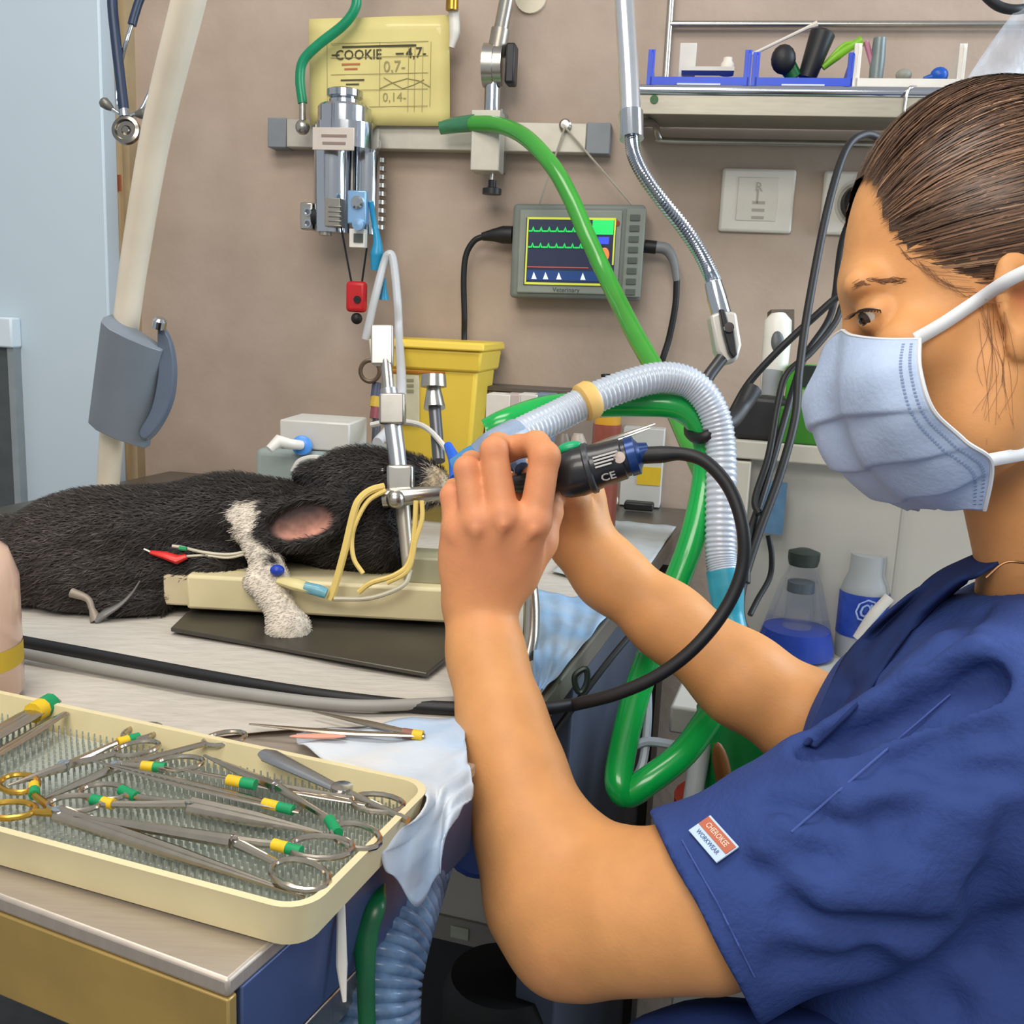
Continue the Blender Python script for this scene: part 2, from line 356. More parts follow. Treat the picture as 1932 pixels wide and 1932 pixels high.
# chrome vaporizer on the rail
VD = .075
def vp(x, y, o=VD): return Wp(x, y, o)
va = thing('vaporizer', 'chrome anaesthetic vaporizer with stepped knob hanging on the wall rail', 'vaporizer', vp(650, 470))
vc = vp(650, 250); rr = lambda px: rp(px, (vc-cC)@cF)
def vz(y): return vp(650, y)[2]
def vl(prof, cx=650, o=VD, n=32):
    mb = MB(); b = vp(cx, 250, o); b = np.array([b[0], b[1], 0]); mb.lathe(b, wZ, [(rr(r), vz(y)) for r, y in prof], n); return mb
build(vl([(0, 236), (50, 236), (50, 205), (46, 200), (30, 196), (30, 190), (27, 188), (34, 184), (34, 172), (31, 170), (0, 170)]), 'dial_knob', chrome, va, sm=30)
build(vl([(0, 284), (60, 284), (60, 236), (0, 236)], 655), 'collar', chrome, va, sm=30)
build(vl([(0, 440), (34, 440), (36, 290), (36, 284), (0, 284)], 628), 'reservoir', chrome, va, sm=30)
build(vl([(0, 400), (16, 400), (16, 284), (0, 284)], 664, .05), 'guide_rod', satin, va, sm=30)
build(vl([(0, 440), (24, 440), (25, 262), (22, 258), (0, 258)], 694, .06), 'cylinder', chrome, va, sm=30)
m = MB()
for k in range(9): 
    b = vp(717, 300, .045); z = vz(300+k*16); m.lathe([b[0], b[1], z], wZ, [(rr(13), 0), (rr(13), .006)], 14)
build(m, 'ring_stack', satin, va, sm=30)
m = MB(); m.box(vp(629, 262, .122), wX*rr(40), wZ*rr(20), wN*.001); build(m, 'name_plate', mat('plate_silver', 'c9bfb6', .5, .4, .04), va, bevel=.0008)
m = MB()
for yy, h in ((256, 24), (270, 22)): m.box(vp(630, yy, .1236), wX*rr(h), wZ*rr(2.2), wN*.0003)
build(m, 'plate_print', mat('print_brown', '8c7a72', .8, 0, 0), va, sm=0)
m = MB(); m.box(vp(583, 409, .08), wX*rr(12), wZ*rr(25), wN*.012); build(m, 'port_block', satin, va, bevel=.002)
m = MB()
for yy in (400, 422): m.lathe(vp(581, yy, .092), wN, [(rr(8), 0), (rr(8), .003), (rr(5), .003), (rr(5), -.004)], 14)
build(m, 'port', chrome, va, sm=30)
m = MB(); m.lathe(vp(607, 410, .08), wX, [(rr(20), -.012), (rr(20), .012)], 18); build(m, 'black_ring', rubber, va, sm=30)
m = MB(); m.box(vp(632, 402, .10), wX*rr(15), wZ*rr(26), wN*.012)
for k in range(5): m.box(vp(632, 390+k*9, .112), wX*rr(13), wZ*rr(1.6), wN*.0015)
build(m, 'valve_block', mat('valve_grey', '9d9a92', .35, .7, .05), va, bevel=.001)
m = MB(); m.lathe(vp(614, 430, .09), -wZ, [(.0, 0), (rr(12), 0), (rr(12), rr(14)), (0, rr(14))], 14); build(m, 'bottom_screw', MC['valve_grey'], va, sm=30)
pb = mat('pale_blue_metal', '8fb8e0', .3, .5, .06)
m = MB(); m.box(vp(676, 392, .115), wX*rr(18), wZ*rr(30), wN*.008); build(m, 'blue_bracket', pb, va, bevel=.002)
m = MB(); m.lathe(vp(675, 382, .123), wN, [(rr(12), 0), (rr(12), .004), (rr(8), .006), (0, .006)], 16); build(m, 'bracket_bolt', chrome, va, sm=30)
m = MB(); m.lathe(vp(678, 424, .123), wN, [(rr(11), 0), (rr(11), .008), (0, .009)], 16); build(m, 'bracket_bolt', pb, va, sm=30)
m = MB(); m.box(vp(676, 450, .11), wX*rr(15), wZ*rr(17), wN*.007); build(m, 'gauge_box', white, va, bevel=.001)
m = MB(); m.box(vp(676, 449, .1182), wX*rr(9), wZ*rr(8), wN*.0006); build(m, 'gauge_window', mat('gauge_dark', '4d5550', .3, 0, .1), va)
m = MB(); m.tube(smooth([vp(700, 380, .11), vp(706, 420, .10), vp(712, 455, .10), vp(711, 480, .10), vp(708, 510, .10)]), [.004, .004, .006, .010, .0065], 14); build(m, 'blue_nozzle', mat('cyan_nozzle', '2c9dcc', .35, 0, .08, trans=.2), va)
# red hanging tag on two cords
tg = thing('red_key_tag', 'red padlock shaped tag hanging on black cords below the vaporizer', 'tag', vp(673, 612, .10))
m = MB(); m.box(vp(673, 560, .10), wX*rr(20), wZ*rr(29), wN*.007); build(m, 'body', red, tg, bevel=.006, seg=3)
m = MB(); m.lathe(vp(674, 565, .108), wN, [(rr(7), 0), (rr(7), .0012), (0, .0012)], 16); build(m, 'hole', rubber, tg)
m = MB(); m.ball(vp(673, 601, .10), rr(11)); build(m, 'bead', rubber, tg)
for a_, b_ in (((643, 425), (663, 532)), ((692, 468), (683, 532))):
    m = MB(); m.tube([vp(*a_, .105), vp(*b_, .10)], .0016, 6); build(m, 'cord', rubber, tg)
m = MB(); m.tube(smooth([vp(690, 640, .12), vp(708, 560, .12), vp(724, 500, .11), vp(733, 480, .11), vp(742, 492, .11), vp(750, 570, .12), vp(753, 640, .14), D(757, 740, 1.25), D(740, 800, 1.2), D(712, 835, 1.15)]), .0062, 10); build(m, 'white_tube', mat('milky_tube', 'cdd0d4', .35, 0, .03, trans=.15), label='thin milky white tube bent in a peak below the vaporizer', cat='tube')
m = MB(); m.lathe(vp(723, 563, .10), wZ, [(.0085, -.002), (.005, .014), (.003, .03)], 12); build(m, 'blue_tip', MC['cyan_nozzle'], label='small cyan nozzle tip behind the bent white tube', cat='nozzle')
# teal supply tube
m = MB(); m.tube(smooth([Wp(700, -120, .07), Wp(672, -30, .07), Wp(672, 10, .07), Wp(650, 45, .07), Wp(600, 85, .07), Wp(572, 115, .07), Wp(566, 150, .07), Wp(571, 195, .07)]), .0072, 12); build(m, 'supply_tube', mat('teal_tube', '108b60', .3, 0, .08, trans=.1), label='teal green tube running down past the yellow chart', cat='tube')
m = MB(); m.tube([Wp(571, 190, .07), Wp(571, 245, .07)], .005, 10); m.ball(Wp(571, 240, .07), .011); build(m, 'tube_fitting', satin, label='metal fitting at the end of the teal tube', cat='fitting')
m = MB(); m.lathe(Wp(853, 14, .06), wZ, [(.009, -.004), (.009, .02), (.006, .02), (.006, .03)], 12); build(m, 'brass_valve', mat('brass', 'b48a3a', .3, .9, .1), label='small brass valve above the yellow chart', cat='valve')
m = MB(); m.tube(smooth([Wp(856, 20, .05), Wp(858, 60, .05), Wp(852, 90, .05)]), [.008, .008, .004], 12); build(m, 'white_nozzle', white, label='white tapered nozzle under the brass valve beside the chart', cat='nozzle')

# jointed lamp arm clamped on the rail
la = thing('clamp_arm', 'jointed chrome support arm clamped to the wall rail with black knobs', 'clamp', Wp(925, 365, .06))
m = MB(); m.box(Wp(920, 285, .06), wX*.021, wZ*.030, wN*.020); build(m, 'clamp_block', alum, la, bevel=.0015)
m = MB(); m.box(Wp(945, 268, .025), wX*.005, wZ*.042, wN*.024); build(m, 'clamp_side', mat('clamp_grey', '8d8d86', .45, .4), la, bevel=.001)
m = MB(); m.box(Wp(921, 220, .055), wX*.021, wZ*.006, wN*.018); build(m, 'clamp_top', alum, la, bevel=.001)
m = MB(); m.lathe(Wp(928, 322, .055), -wZ, [(.003, 0), (.003, .02)], 10); build(m, 'screw', satin, la)
m = MB(); m.lathe(Wp(929, 340, .055), -wZ, [(.006, 0), (.006, .010), (.014, .012), (.014, .020), (0, .02)], 16); build(m, 'clamp_knob', black, la, sm=30)
m = MB(); m.tube([Wp(928, 218, .055), Wp(930, 150, .055)], .0115, 14); build(m, 'post', chrome, la)
m = MB(); m.lathe(Wp(934, 124, .055)-wX*.016, wX, [(.0, 0), (.026, 0), (.026, .015), (.024, .016), (.024, .028), (0, .028)], 22, sc=(wZ*1.15, wN)); build(m, 'joint', satin, la, sm=30)
m = MB(); m.box(Wp(965, 123, .055), wX*.007, wZ*.027, wN*.015); build(m, 'joint_knob', black, la, bevel=.003)
m = MB(); m.tube([Wp(936, 105, .055), Wp(945, 55, .055)], .0135, 14); build(m, 'arm_socket', mat('socket_grey', '9b958a', .35, .7), la)
m = MB(); m.tube([Wp(944, 62, .055), Wp(958, -10, .06), Wp(985, -140, .07)], .0105, 14); build(m, 'arm_tube', satin, la)
m = MB(); m.lathe(Wp(1002, -5, 0), wN, [(0, 0), (.023, 0), (.023, .006), (0, .007)], 24); build(m, 'wall_disc', mat('disc_cream', 'd8cdb4', .5, 0, .03), label='round cream cover disc high on the wall beside the support arm', cat='disc')

# monitor
MD = .05
mo = thing('patient_monitor', 'grey patient monitor with lit trace screen hanging under the rail', 'monitor', Wp(1090, 565, MD))
mc = Wp(1090, 477, .028); mX = nrm(Wp(1210, 480, .03)-Wp(970, 476, .03)); mZ = nrm(np.cross(mX, np.cross(wZ, mX))); mN = nrm(np.cross(mX, wZ)); mN = mN if mN@wN > 0 else -mN
md_ = (mc-cC)@cF; q = lambda px: px*md_/FPX
def mp(x, y, o=0): return mc+mX*q(x-1090)+wZ*q(477-y)+mN*o
mg = mat('monitor_grey', '737a74', .5, 0, .04, 40)
m = MB(); m.box(mp(1090, 477), mX*q(123), wZ*q(86), mN*.020); build(m, 'case', mg, mo, bevel=.006, seg=3)
m = MB(); m.box(mp(1076, 478, .021), mX*q(95), wZ*q(76), mN*.003); build(m, 'bezel', mat('bezel_grey', '868c83', .5, 0, .04), mo, bevel=.002)
m = MB(); m.box(mp(1196, 478, .021), mX*q(18), wZ*q(80), mN*.003); build(m, 'key_strip', mat('keystrip', '7c837b', .5, 0, .04), mo, bevel=.002)
for k in range(8):
    m = MB(); m.box(mp(1195, 415+k*19, .0246), mX*q(9), wZ*q(5.5), mN*.0012); build(m, 'key', mat('key_dark', '4d564e', .5, 0, .1), mo, bevel=.0005)
scr = build(MB().box(mp(1078, 478, .0246), mX*q(84), wZ*q(61), mN*.0008), 'screen', mat('screen_dark', '2b3048', .25, 0, .05, emit=.25), mo)
em = lambda n, c, e=.8: mat('lit_'+n, c, .4, 0, 0, emit=e)
def sb(x0, y0, x1, y1, o=.026): return MB().box(mp((x0+x1)/2, (y0+y1)/2, o), mX*q((x1-x0)/2), wZ*q((y1-y0)/2), mN*.0002)
build(sb(1118, 420, 1157, 446), 'green_field', em('green', '18c05c'), scr)
build(sb(1130, 450, 1150, 463), 'blue_field', em('blue', '2f45c8'), scr)
build(MB().ell(mp(1143, 482, .026), mX*q(9), wZ*q(13), mN*.0003), 'orange_field', em('orange', 'e2733c'), scr)
build(sb(1000, 512, 1140, 530), 'blue_band', em('band', '15386e', .5), scr)
build(sb(1000, 505, 1115, 507, .0264), 'red_trace', em('redtrace', '9c4a48', .5), scr)
m = MB()
for a_ in ((996, 416, 1160, 420), (996, 534, 1150, 538), (996, 416, 999, 538), (1158, 416, 1161, 500)): m.box(mp((a_[0]+a_[2])/2, (a_[1]+a_[3])/2, .026), mX*q((a_[2]-a_[0])/2), wZ*q((a_[3]-a_[1])/2), mN*.0002)
build(m, 'yellow_frame', em('frame', 'b7bd3c', .6), scr)
for y in (441, 470):
    pts = []
    for k in range(8): pts += [mp(1000+k*15, y, .0262), mp(1006+k*15, y, .0262), mp(1008+k*15, y-7, .0262), mp(1010+k*15, y, .0262)]
    m = MB(); m.tube(pts, q(1.8), 5); build(m, 'green_trace', em('trace', '1fbf55', .8), scr)
for x in (1013, 1035, 1060, 1105):
    m = MB(); m.prism([mp(x-4, 528, .0263), mp(x+6, 528, .0263), mp(x, 515, .0263)], mN*.0002); build(m, 'white_pulse', em('pulse', 'c9dcea', .8), scr, sm=0)
m = MB(); m.lathe(mp(1163, 425, .024), mN, [(q(5), 0), (q(5), .002), (0, .002)], 12); build(m, 'alarm_lamp', mat('alarm_red', '8c2a1c', .4, 0, .1), mo)
text('Veterinary', mp(1075, 547, .0245), mX, wZ, q(12), mat('print_dark', '3a423c', .6, 0, 0), mo)
for a_, b_ in (((1066, 240), (1012, 388)), ((1066, 240), (1185, 388))):
    m = MB(); A = Wp(*a_, .04); B = mp(*b_, -.005); m.tube([A, (A+B)/2+wN*.004, B], .0016, 6); build(m, 'hanging_cord', mat('grey_cord', 'a79f90', .7, 0, .1), mo)
# power plug and cable left of the monitor
pc = thing('power_cable', 'black power cable plugged into the left side of the monitor', 'cable', Wp(876, 640, .05))
m = MB(); m.tube([mp(964, 446), mp(945, 446), mp(925, 447), mp(905, 450)], [.013, .013, .009, .006], 12); build(m, 'plug', rubber, pc)
m = MB(); m.tube(smooth([mp(910, 449), mp(890, 458), mp(875, 485), mp(872, 530), mp(876, 600), mp(878, 660), D(880, 800, 1.50), D(884, 935, 1.48)]), .0045, 10); build(m, 'cord', rubber, pc)
sc_ = thing('sensor_cable', 'grey and black sensor cable leaving the right side of the monitor', 'cable', Wp(1262, 680, .05))
m = MB(); m.tube([mp(1214, 463), mp(1236, 465)], .0095, 12); build(m, 'connector', rubber, sc_)
m = MB(); m.tube(smooth([mp(1232, 464), mp(1255, 468), mp(1270, 490), mp(1278, 525)]), [.0085, .0085, .006, .005], 12); build(m, 'strain_relief', mat('cable_grey', '77797a', .5, 0, .05), sc_)
m = MB(); m.tube(smooth([mp(1278, 522), mp(1279, 570), mp(1272, 630), mp(1260, 690), D(1246, 770, 1.56), D(1240, 860, 1.57), D(1238, 945, 1.575)]), .0048, 10); build(m, 'cord', rubber, sc_)

# plates
def plate(name, label, x0, y0, x1, y1):
    r = wt(x0, y0, x1, y1, .005); t = thing(name, label, 'wall plate', W0+wX*r[0]+wZ*r[2])
    build(wbox(MB(), r[0], r[1], r[2], r[3], 0, .009), 'plate', mat('plate_white', 'd6d2c8', .35, 0, .02), t, bevel=.006, seg=3); return t, r
t, r = plate('data_socket', 'white square data socket plate with logo below the shelf', 1364, 317, 1492, 441)
cx, cz = (r[0]+r[1])/2, (r[2]+r[3])/2; hw = (r[1]-r[0])/2
build(wbox(MB(), cx-hw*.55, cx+hw*.55, cz-hw*.55, cz+hw*.62, .008, .0105), 'insert', mat('plate_insert', 'cfcbc0', .4, 0, .02), t, bevel=.001)
m = MB(); [wbox(m, cx-hw*.12, cx+hw*.22, cz-hw*.5+k*hw*.2, cz-hw*.42+k*hw*.2, .0103, .0109) for k in range(3)]; wbox(m, cx-.0015, cx+.0015, cz-.004, cz+hw*.3, .0103, .0109)
build(m, 'marking', mat('grey_mark', 'a5a096', .5, 0, 0), t, sm=0)
text('R', W0+wX*(cx+.001)+wN*.0112+wZ*(cz+hw*.35), wX, wZ, .018, MC['grey_mark'], t, name='logo')
t, r = plate('power_socket', 'white power socket plate with black plug beside the face', 1556, 322, 1684, 447)
cx, cz = (r[0]+r[1])/2, (r[2]+r[3])/2
m = MB(); m.lathe(W0+wX*cx+wN*.009+wZ*cz, wN, [(.034, 0), (.034, .001), (.030, .001), (.028, -.002), (0, -.002)], 28); build(m, 'recess', mat('plate_insert2', 'bdb9af', .4, 0, .02), t, sm=30)
m = MB(); m.lathe(W0+wX*cx+wN*.008+wZ*cz, wN, [(.026, 0), (.024, .022), (.014, .034), (0, .034)], 22); build(m, 'plug', rubber, t, sm=30)
# ================================================================== POLE, STETHOSCOPE, LEFT
pl = thing('lamp_pole', 'cream slanted lamp pole with grey clamp rising behind the rabbit', 'pole', Zp(200, 985))
pole = [(380, -110, .98), (356, 0, 1.0), (295, 250, 1.08), (254, 490, 1.15), (238, 610, 1.18), (213, 800, 1.24), (204, 915, 1.27)]
pe = D(201, 960, 1.29); P_ = path(pole)+[np.array([pe[0], pe[1], .902])]
m = MB(); m.tube(P_, [.0168, .0165, .0160, .0155, .0150, .0145, .0138], 18); build(m, 'tube', mat('pole_cream', 'd8cdb9', .4, 0, .04, 20), pl)
m = MB(); m.lathe([pe[0], pe[1], .902], wZ, [(.03, 0), (.03, .006), (.018, .012)], 20); build(m, 'foot', mat('pole_cream', 'd8'), pl)
# grey grip: half shell wrapped on the pole plus a curved handle plate
A0, A1 = D(234, 606, 1.16), D(208, 795, 1.22); ax = nrm(A1-A0); sx = nrm(cR-ax*(cR@ax)); fx = nrm(np.cross(sx, ax)); fx = fx if fx@cF < 0 else -fx
cl = mat('clamp_blue_grey', '757e88', .4, 0, .04, 20); L_ = np.linalg.norm(A1-A0)
def sec(t):   # outline of the grip cross section, widening to the handle
    return [(-.022, .004), (-.020, .018), (-.008, .024), (.012, .022), (.032, .016), (.047, .008), (.050, -.004), (.030, -.010), (-.018, -.014)]
V = []; nS = 9; rows_ = 9
for i in range(rows_):
    t = i/(rows_-1)
    for x_, y_ in sec(t):
        sl = (x_+.022)*.28
        V.append(A0+ax*(L_*t+sl)+sx*x_+fx*y_)
F = [(i*nS+k, i*nS+(k+1) % nS, (i+1)*nS+(k+1) % nS, (i+1)*nS+k) for i in range(rows_-1) for k in range(nS)]+[tuple(range(nS))[::-1], tuple((rows_-1)*nS+k for k in range(nS))]
m = MB(); m.add(V, F); build(m, 'clamp_shell', cl, pl, sm=50, bevel=.001)
hp = [D(*q) for q in ((300, 610, 1.17), (318, 640, 1.17), (327, 690, 1.18), (322, 750, 1.19), (300, 800, 1.2), (275, 828, 1.21), (262, 815, 1.21), (285, 770, 1.2), (298, 700, 1.18), (296, 640, 1.17))]
m = MB(); m.prism(smooth(hp, 4, True), cF*.016); build(m, 'handle_plate', mat('handle_slate', '5f6b7d', .4, 0, .05), pl, sm=50, bevel=.002)
m = MB(); m.lathe(D(301, 612, 1.165), -ax, [(.0, -.004), (.008, -.004), (.008, .005), (.005, .008), (0, .008)], 14); build(m, 'clamp_screw', chrome, pl)

st = thing('stethoscope', 'navy stethoscope with chrome chest piece hanging beside the pale door', 'stethoscope', D(238, 272, 1.22))
nav = mat('navy_rubber', '1f2f48', .4, 0, .08)
sd = 1.22
m = MB(); m.tube(path([(215, -90, sd), (212, 0, sd), (218, 70, sd), (226, 140, sd), (234, 208, sd)]), .0062, 12); build(m, 'main_tube', nav, st)
m = MB(); m.tube(path([(300, -60, sd), (268, -10, sd), (255, 25, sd), (249, 47, sd)]), .0052, 12); build(m, 'ear_sleeve', nav, st)
m = MB(); m.tube(path([(300, -60, sd), (328, -20, sd), (338, 20, sd), (336, 50, sd), (326, 80, sd)]), .0058, 12); build(m, 'ear_sleeve', nav, st)
m = MB(); m.tube(path([(249, 45, sd), (238, 80, sd), (228, 120, sd+.01), (221, 165, sd+.01), (222, 200, sd+.01), (232, 214, sd)]), .0026, 10); build(m, 'ear_tube', chrome, st)
m = MB(); m.tube(path([(326, 78, sd), (302, 130, sd), (280, 180, sd), (265, 208, sd), (245, 218, sd), (228, 216, sd), (212, 206, sd)]), .0026, 10); build(m, 'ear_tube', chrome, st)
for a_, b_ in (((212, 206), (192, 190)), ((256, 216), (277, 214))):
    m = MB(); A = D(*a_, sd); B = D(*b_, sd-.002); m.tube([A, A+(B-A)*.35, A+(B-A)*.8, B, B+(B-A)*.12], [.003, .0055, .0068, .005, .001], 12); build(m, 'ear_tip', mat('ear_tip', '6c6a64', .35, .4, .1), st)
cp = D(238, 246, sd-.004); m = MB(); m.lathe(cp+cF*.006, -cF, [(.0, 0), (.0155, 0), (.0172, .004), (.0165, .009), (.0125, .010), (.011, .0065), (.006, .0065), (.004, .009), (0, .009)], 28); build(m, 'chest_piece', mat('dark_chrome', '8f8b83', .2, 1, .05), st, sm=30)
m = MB(); m.tube([D(234, 206, sd), D(236, 222, sd)], [.006, .008], 12); build(m, 'stem', chrome, st)

# ================================================================== SHELF WITH BINS
SO = .17
a = wc(1204, 160, SO); b = wc(1204, 215, SO); sx0 = a[0]; sz1, sz0 = a[1], b[1]; sx1 = sx0+.72
sh = thing('wall_shelf', 'stainless wall shelf with wire frame holding the blue bins', 'shelf', W0+wX*(sx0+sx1)/2+wZ*sz0)
shm = mat('shelf_steel', '9f9a8c', .42, .5, .06, 30, stretch=(1, 1, 10))
build(wbox(MB(), sx0, sx1, sz0+.014, sz0+.017, .004, SO-.002), 'deck', shm, sh)
build(wbox(MB(), sx0, sx1, sz0, sz1-.012, SO-.003, SO), 'fascia', shm, sh, bevel=.0008)
m = MB(); z = sz1-.006; pA = W0+wX*sx0+wN*(SO-.004)+wZ*z; pB = W0+wX*sx1+wN*(SO-.004)+wZ*z; m.tube([pA, pB], .0075, 14); build(m, 'front_rail', chrome, sh)
m = MB(); m.lathe(W0+wX*(sx0+.022)+wN*SO+wZ*(sz0+.018), wN, [(0, 0), (.0055, 0), (.0055, .0012), (0, .0012)], 14); build(m, 'green_button', mat('dark_green', '2f5a34', .5, 0, .1), sh)
build(wbox(MB(), sx0-.003, sx0, sz0-.004, sz1, .004, SO), 'end_plate', shm, sh)
m = MB(); xw = wc(1266, 0, .012)[0]; zt = 2.05
m.tube([W0+wX*xw+wN*.012+wZ*zt, W0+wX*xw+wN*.012+wZ*(sz0+.02)], .005, 10); build(m, 'upright', satin, sh)
m = MB(); z = wc(1270, 46, .012)[1]; m.tube([W0+wX*xw+wN*.012+wZ*z, W0+wX*(sx1)+wN*.012+wZ*z], .0048, 10); build(m, 'cross_wire', satin, sh)
lo = wc(1270, 266, .02); m = MB(); m.tube(smooth([W0+wX*(sx0-.004)+wN*(SO-.02)+wZ*(sz1+.01), W0+wX*(sx0-.006)+wN*(SO-.02)+wZ*sz0, W0+wX*(lo[0]-.028)+wN*.05+wZ*(lo[1]+.018), W0+wX*(lo[0]-.02)+wN*.022+wZ*(lo[1]+.004), W0+wX*lo[0]+wN*.02+wZ*lo[1], W0+wX*(lo[0]+.2)+wN*.02+wZ*lo[1], W0+wX*sx1+wN*.02+wZ*lo[1]], 6), .0048, 10); build(m, 'lower_wire', satin, sh)
hk = wc(1711, 170, SO)[0]; m = MB(); m.tube(smooth([W0+wX*(hk+.012)+wN*(SO-.01)+wZ*(sz1+.003), W0+wX*hk+wN*(SO+.008)+wZ*(sz1-.004), W0+wX*(hk-.002)+wN*(SO+.008)+wZ*(sz1-.025), W0+wX*hk+wN*(SO+.006)+wZ*(sz1-.045)]), .002, 8); build(m, 'hook', satin, sh)
dz = sz1+.002   # bins rest just above the rail
def sp(x, y, off): return Wp(x, y, off)
def shelf_bin(name, label, x0, x1, ytop, bm, depth=.10, lab=True):
    of = SO-.012; a = wc(x0, 155, of)[0]; b = wc(x1, 155, of)[0]; zt = wc((x0+x1)/2, ytop, of)[1]; z0 = dz-.003; h = zt-z0
    t = thing(name, label, 'bin', W0+wX*(a+b)/2+wN*(of-.05)+wZ*z0)
    th = .0022; P = lambda x, o, z: W0+wX*x+wN*o+wZ*z
    build(wbox(MB(), a, b, z0, z0+.002, of-depth, of), 'floor_panel', bm, t)
    for x in (a, b-th):
        m = MB(); m.prism([P(x, of, z0), P(x, of, z0+h*.9), P(x, of-.004, zt), P(x, of-.02, zt), P(x, of-depth*.8, z0+h*.6), P(x, of-depth, z0+h*.5), P(x, of-depth, z0)], wX*th); build(m, 'side_wall', bm, t, sm=0)
        m = MB(); xx = x-(.0045 if x == a else .0045); m.prism([P(xx, of, z0), P(xx+.009, of, z0), P(xx+.009, of-.004, zt), P(xx, of-.004, zt)], -wN*.006); build(m, 'side_rib', bm, t, sm=0)
    build(wbox(MB(), a, b, z0, z0+.014, of-th, of), 'front_lip', bm, t)
    build(wbox(MB(), a, b, z0, z0+h*.5, of-depth, of-depth+th), 'back_wall', bm, t)
    if lab: build(wbox(MB(), a+(b-a)*.28, a+(b-a)*.72, z0+.001, z0+.006, of, of+.001), 'label_strip', mat('label_white', 'cfd8e4', .5, 0, .02), t)
    return t, (a, b, z0, zt, of)
b1, B1 = shelf_bin('storage_bin', 'blue open storage bin holding a small white carton, nearest the steel pole', 1226, 1412, 92, blue)
b2, B2 = shelf_bin('storage_bin', 'blue open storage bin holding a black torch and lime clamp', 1424, 1608, 97, blue)
b3, B3 = shelf_bin('storage_bin', 'white open storage bin with small blue item on the shelf', 1614, 1815, 80, white, lab=False)
so2 = SO-.06
m = MB(); m.box(sp(1297, 117, so2), wX*.011, wZ*.022, wN*.008); bx = build(m, 'carton', mat('carton_white', 'cfccc4', .6, 0, .03), bevel=.0008, label='small upright white carton in the blue bin by the pole', cat='carton')
m = MB(); m.box(sp(1335, 134, so2+.02), wX*.034, wZ*.0025, wN*.014); build(m, 'white_card', mat('carton_white', 'c'), label='flat white card lying across the blue bin by the pole', cat='card')
m = MB(); c = sp(1372, 127, so2); m.lathe(c-wZ*.01, wZ, [(0, 0), (.009, 0), (.009, .014), (.006, .018), (.006, .022), (0, .022)], 14); build(m, 'cap_bottle', mat('bottle_ivory', 'ddd6c8', .5, 0, .02), label='tiny ivory capped bottle in the blue bin by the pole', cat='bottle')
m = MB(); m.tube([sp(1408, 108, so2), sp(1470, 78, so2), sp(1524, 52, so2), sp(1542, 45, so2)], [.0022, .0022, .0024, .0045], 8); build(m, 'white_swab', mat('swab_white', 'd9d2c6', .6, 0, .02), label='long thin white stick leaning out between the two blue bins', cat='stick')
t = thing('otoscope_head', 'round black lens head with green body in the blue bin', 'instrument', sp(1492, 150, so2))
m = MB(); m.ell(sp(1478, 112, so2+.01), wX*.016, wZ*.019, wN*.012); build(m, 'lens_head', rubber, t); m = MB(); m.tube([sp(1482, 118, so2), sp(1500, 148, so2)], [.012, .010], 12); build(m, 'green_body', mat('bottle_green', '12602f', .35, 0, .1), t)
m = MB(); A, B = sp(1522, 148, so2), sp(1554, 58, so2); m.tube([A, A+(B-A)*.95, B], [.012, .0165, .013], 14); build(m, 'torch', black, label='black cylindrical torch standing tilted in the blue bin', cat='torch')
m = MB(); m.tube(smooth([sp(1552, 128, so2), sp(1580, 105, so2), sp(1605, 88, so2), sp(1626, 78, so2)]), [.004, .006, .005, .007], 10); m.tube(smooth([sp(1558, 120, so2), sp(1590, 88, so2), sp(1612, 82, so2)]), [.003, .004, .004], 8); build(m, 'lime_clamp', mat('lime_plastic', '79b51f', .4, 0, .08), label='lime green plastic clamp leaning over the blue bin wall', cat='clamp')
m = MB(); m.tube([sp(1634, 78, so2), sp(1654, 150, so2)], .004, 8); build(m, 'pink_pen', mat('pink_pen', 'b06f86', .4, 0, .1), label='slim pink pen standing in the white bin', cat='pen')
m = MB(); m.tube([sp(1660, 72, so2), sp(1656, 110, so2), sp(1652, 150, so2)], [.008, .0095, .009], 12); build(m, 'grey_pen', mat('grey_pen', '707b7b', .35, .2, .1), label='thick grey pen with rounded tip in the white bin', cat='pen')
m = MB(); m.ell(sp(1705, 142, so2+.03), wX*.010, wZ*.008, wN*.008); build(m, 'grey_stopper', mat('stopper_grey', '8d8e84', .5, 0, .15), label='small grey stopper inside the white bin', cat='stopper')
m = MB(); m.ell(sp(1772, 142, so2+.04), wX*.011, wZ*.010, wN*.009); m.tube([sp(1765, 145, so2+.04), sp(1742, 148, so2+.04)], [.006, .002], 10); build(m, 'blue_dropper', mat('blue_cap', '1353b4', .35, 0, .1), label='small blue teardrop cap in the white bin', cat='cap')
# clear bag hanging at the upper right
bagm = mat('clear_film', 'c3cbd6', .10, 0, .3, 14, alpha=.30, bump=1.0, bscale=18, stretch=(3, 3, 1))
m = MB(); R0 = [[D(1995, -60, 1.25), D(2120, -60, 1.27)], [D(1932, 0, 1.25), D(2080, 0, 1.28)], [D(1870, 80, 1.24), D(2020, 100, 1.28)], [D(1826, 146, 1.23), D(1960, 190, 1.27)]]
G = grid_interp([[q[0], (q[0]+q[1])/2+cF*-.03, q[1]] for q in R0], 5, 5); m.sheet(G); m.sheet([[p+cF*(.05 if 0 < j < len(r)-1 else 0) for j, p in enumerate(r)] for r in G])
build(m, 'plastic_bag', bagm, sm=180, label='clear plastic bag hanging slanted at the upper right corner', cat='bag')
m = MB(); m.tube(path([(1840, -30, 1.25), (1868, 0, 1.25), (1890, 14, 1.25), (1920, 18, 1.25), (1960, 10, 1.26)]), .006, 10); build(m, 'black_strap', rubber, label='black strap above the clear plastic bag', cat='strap')

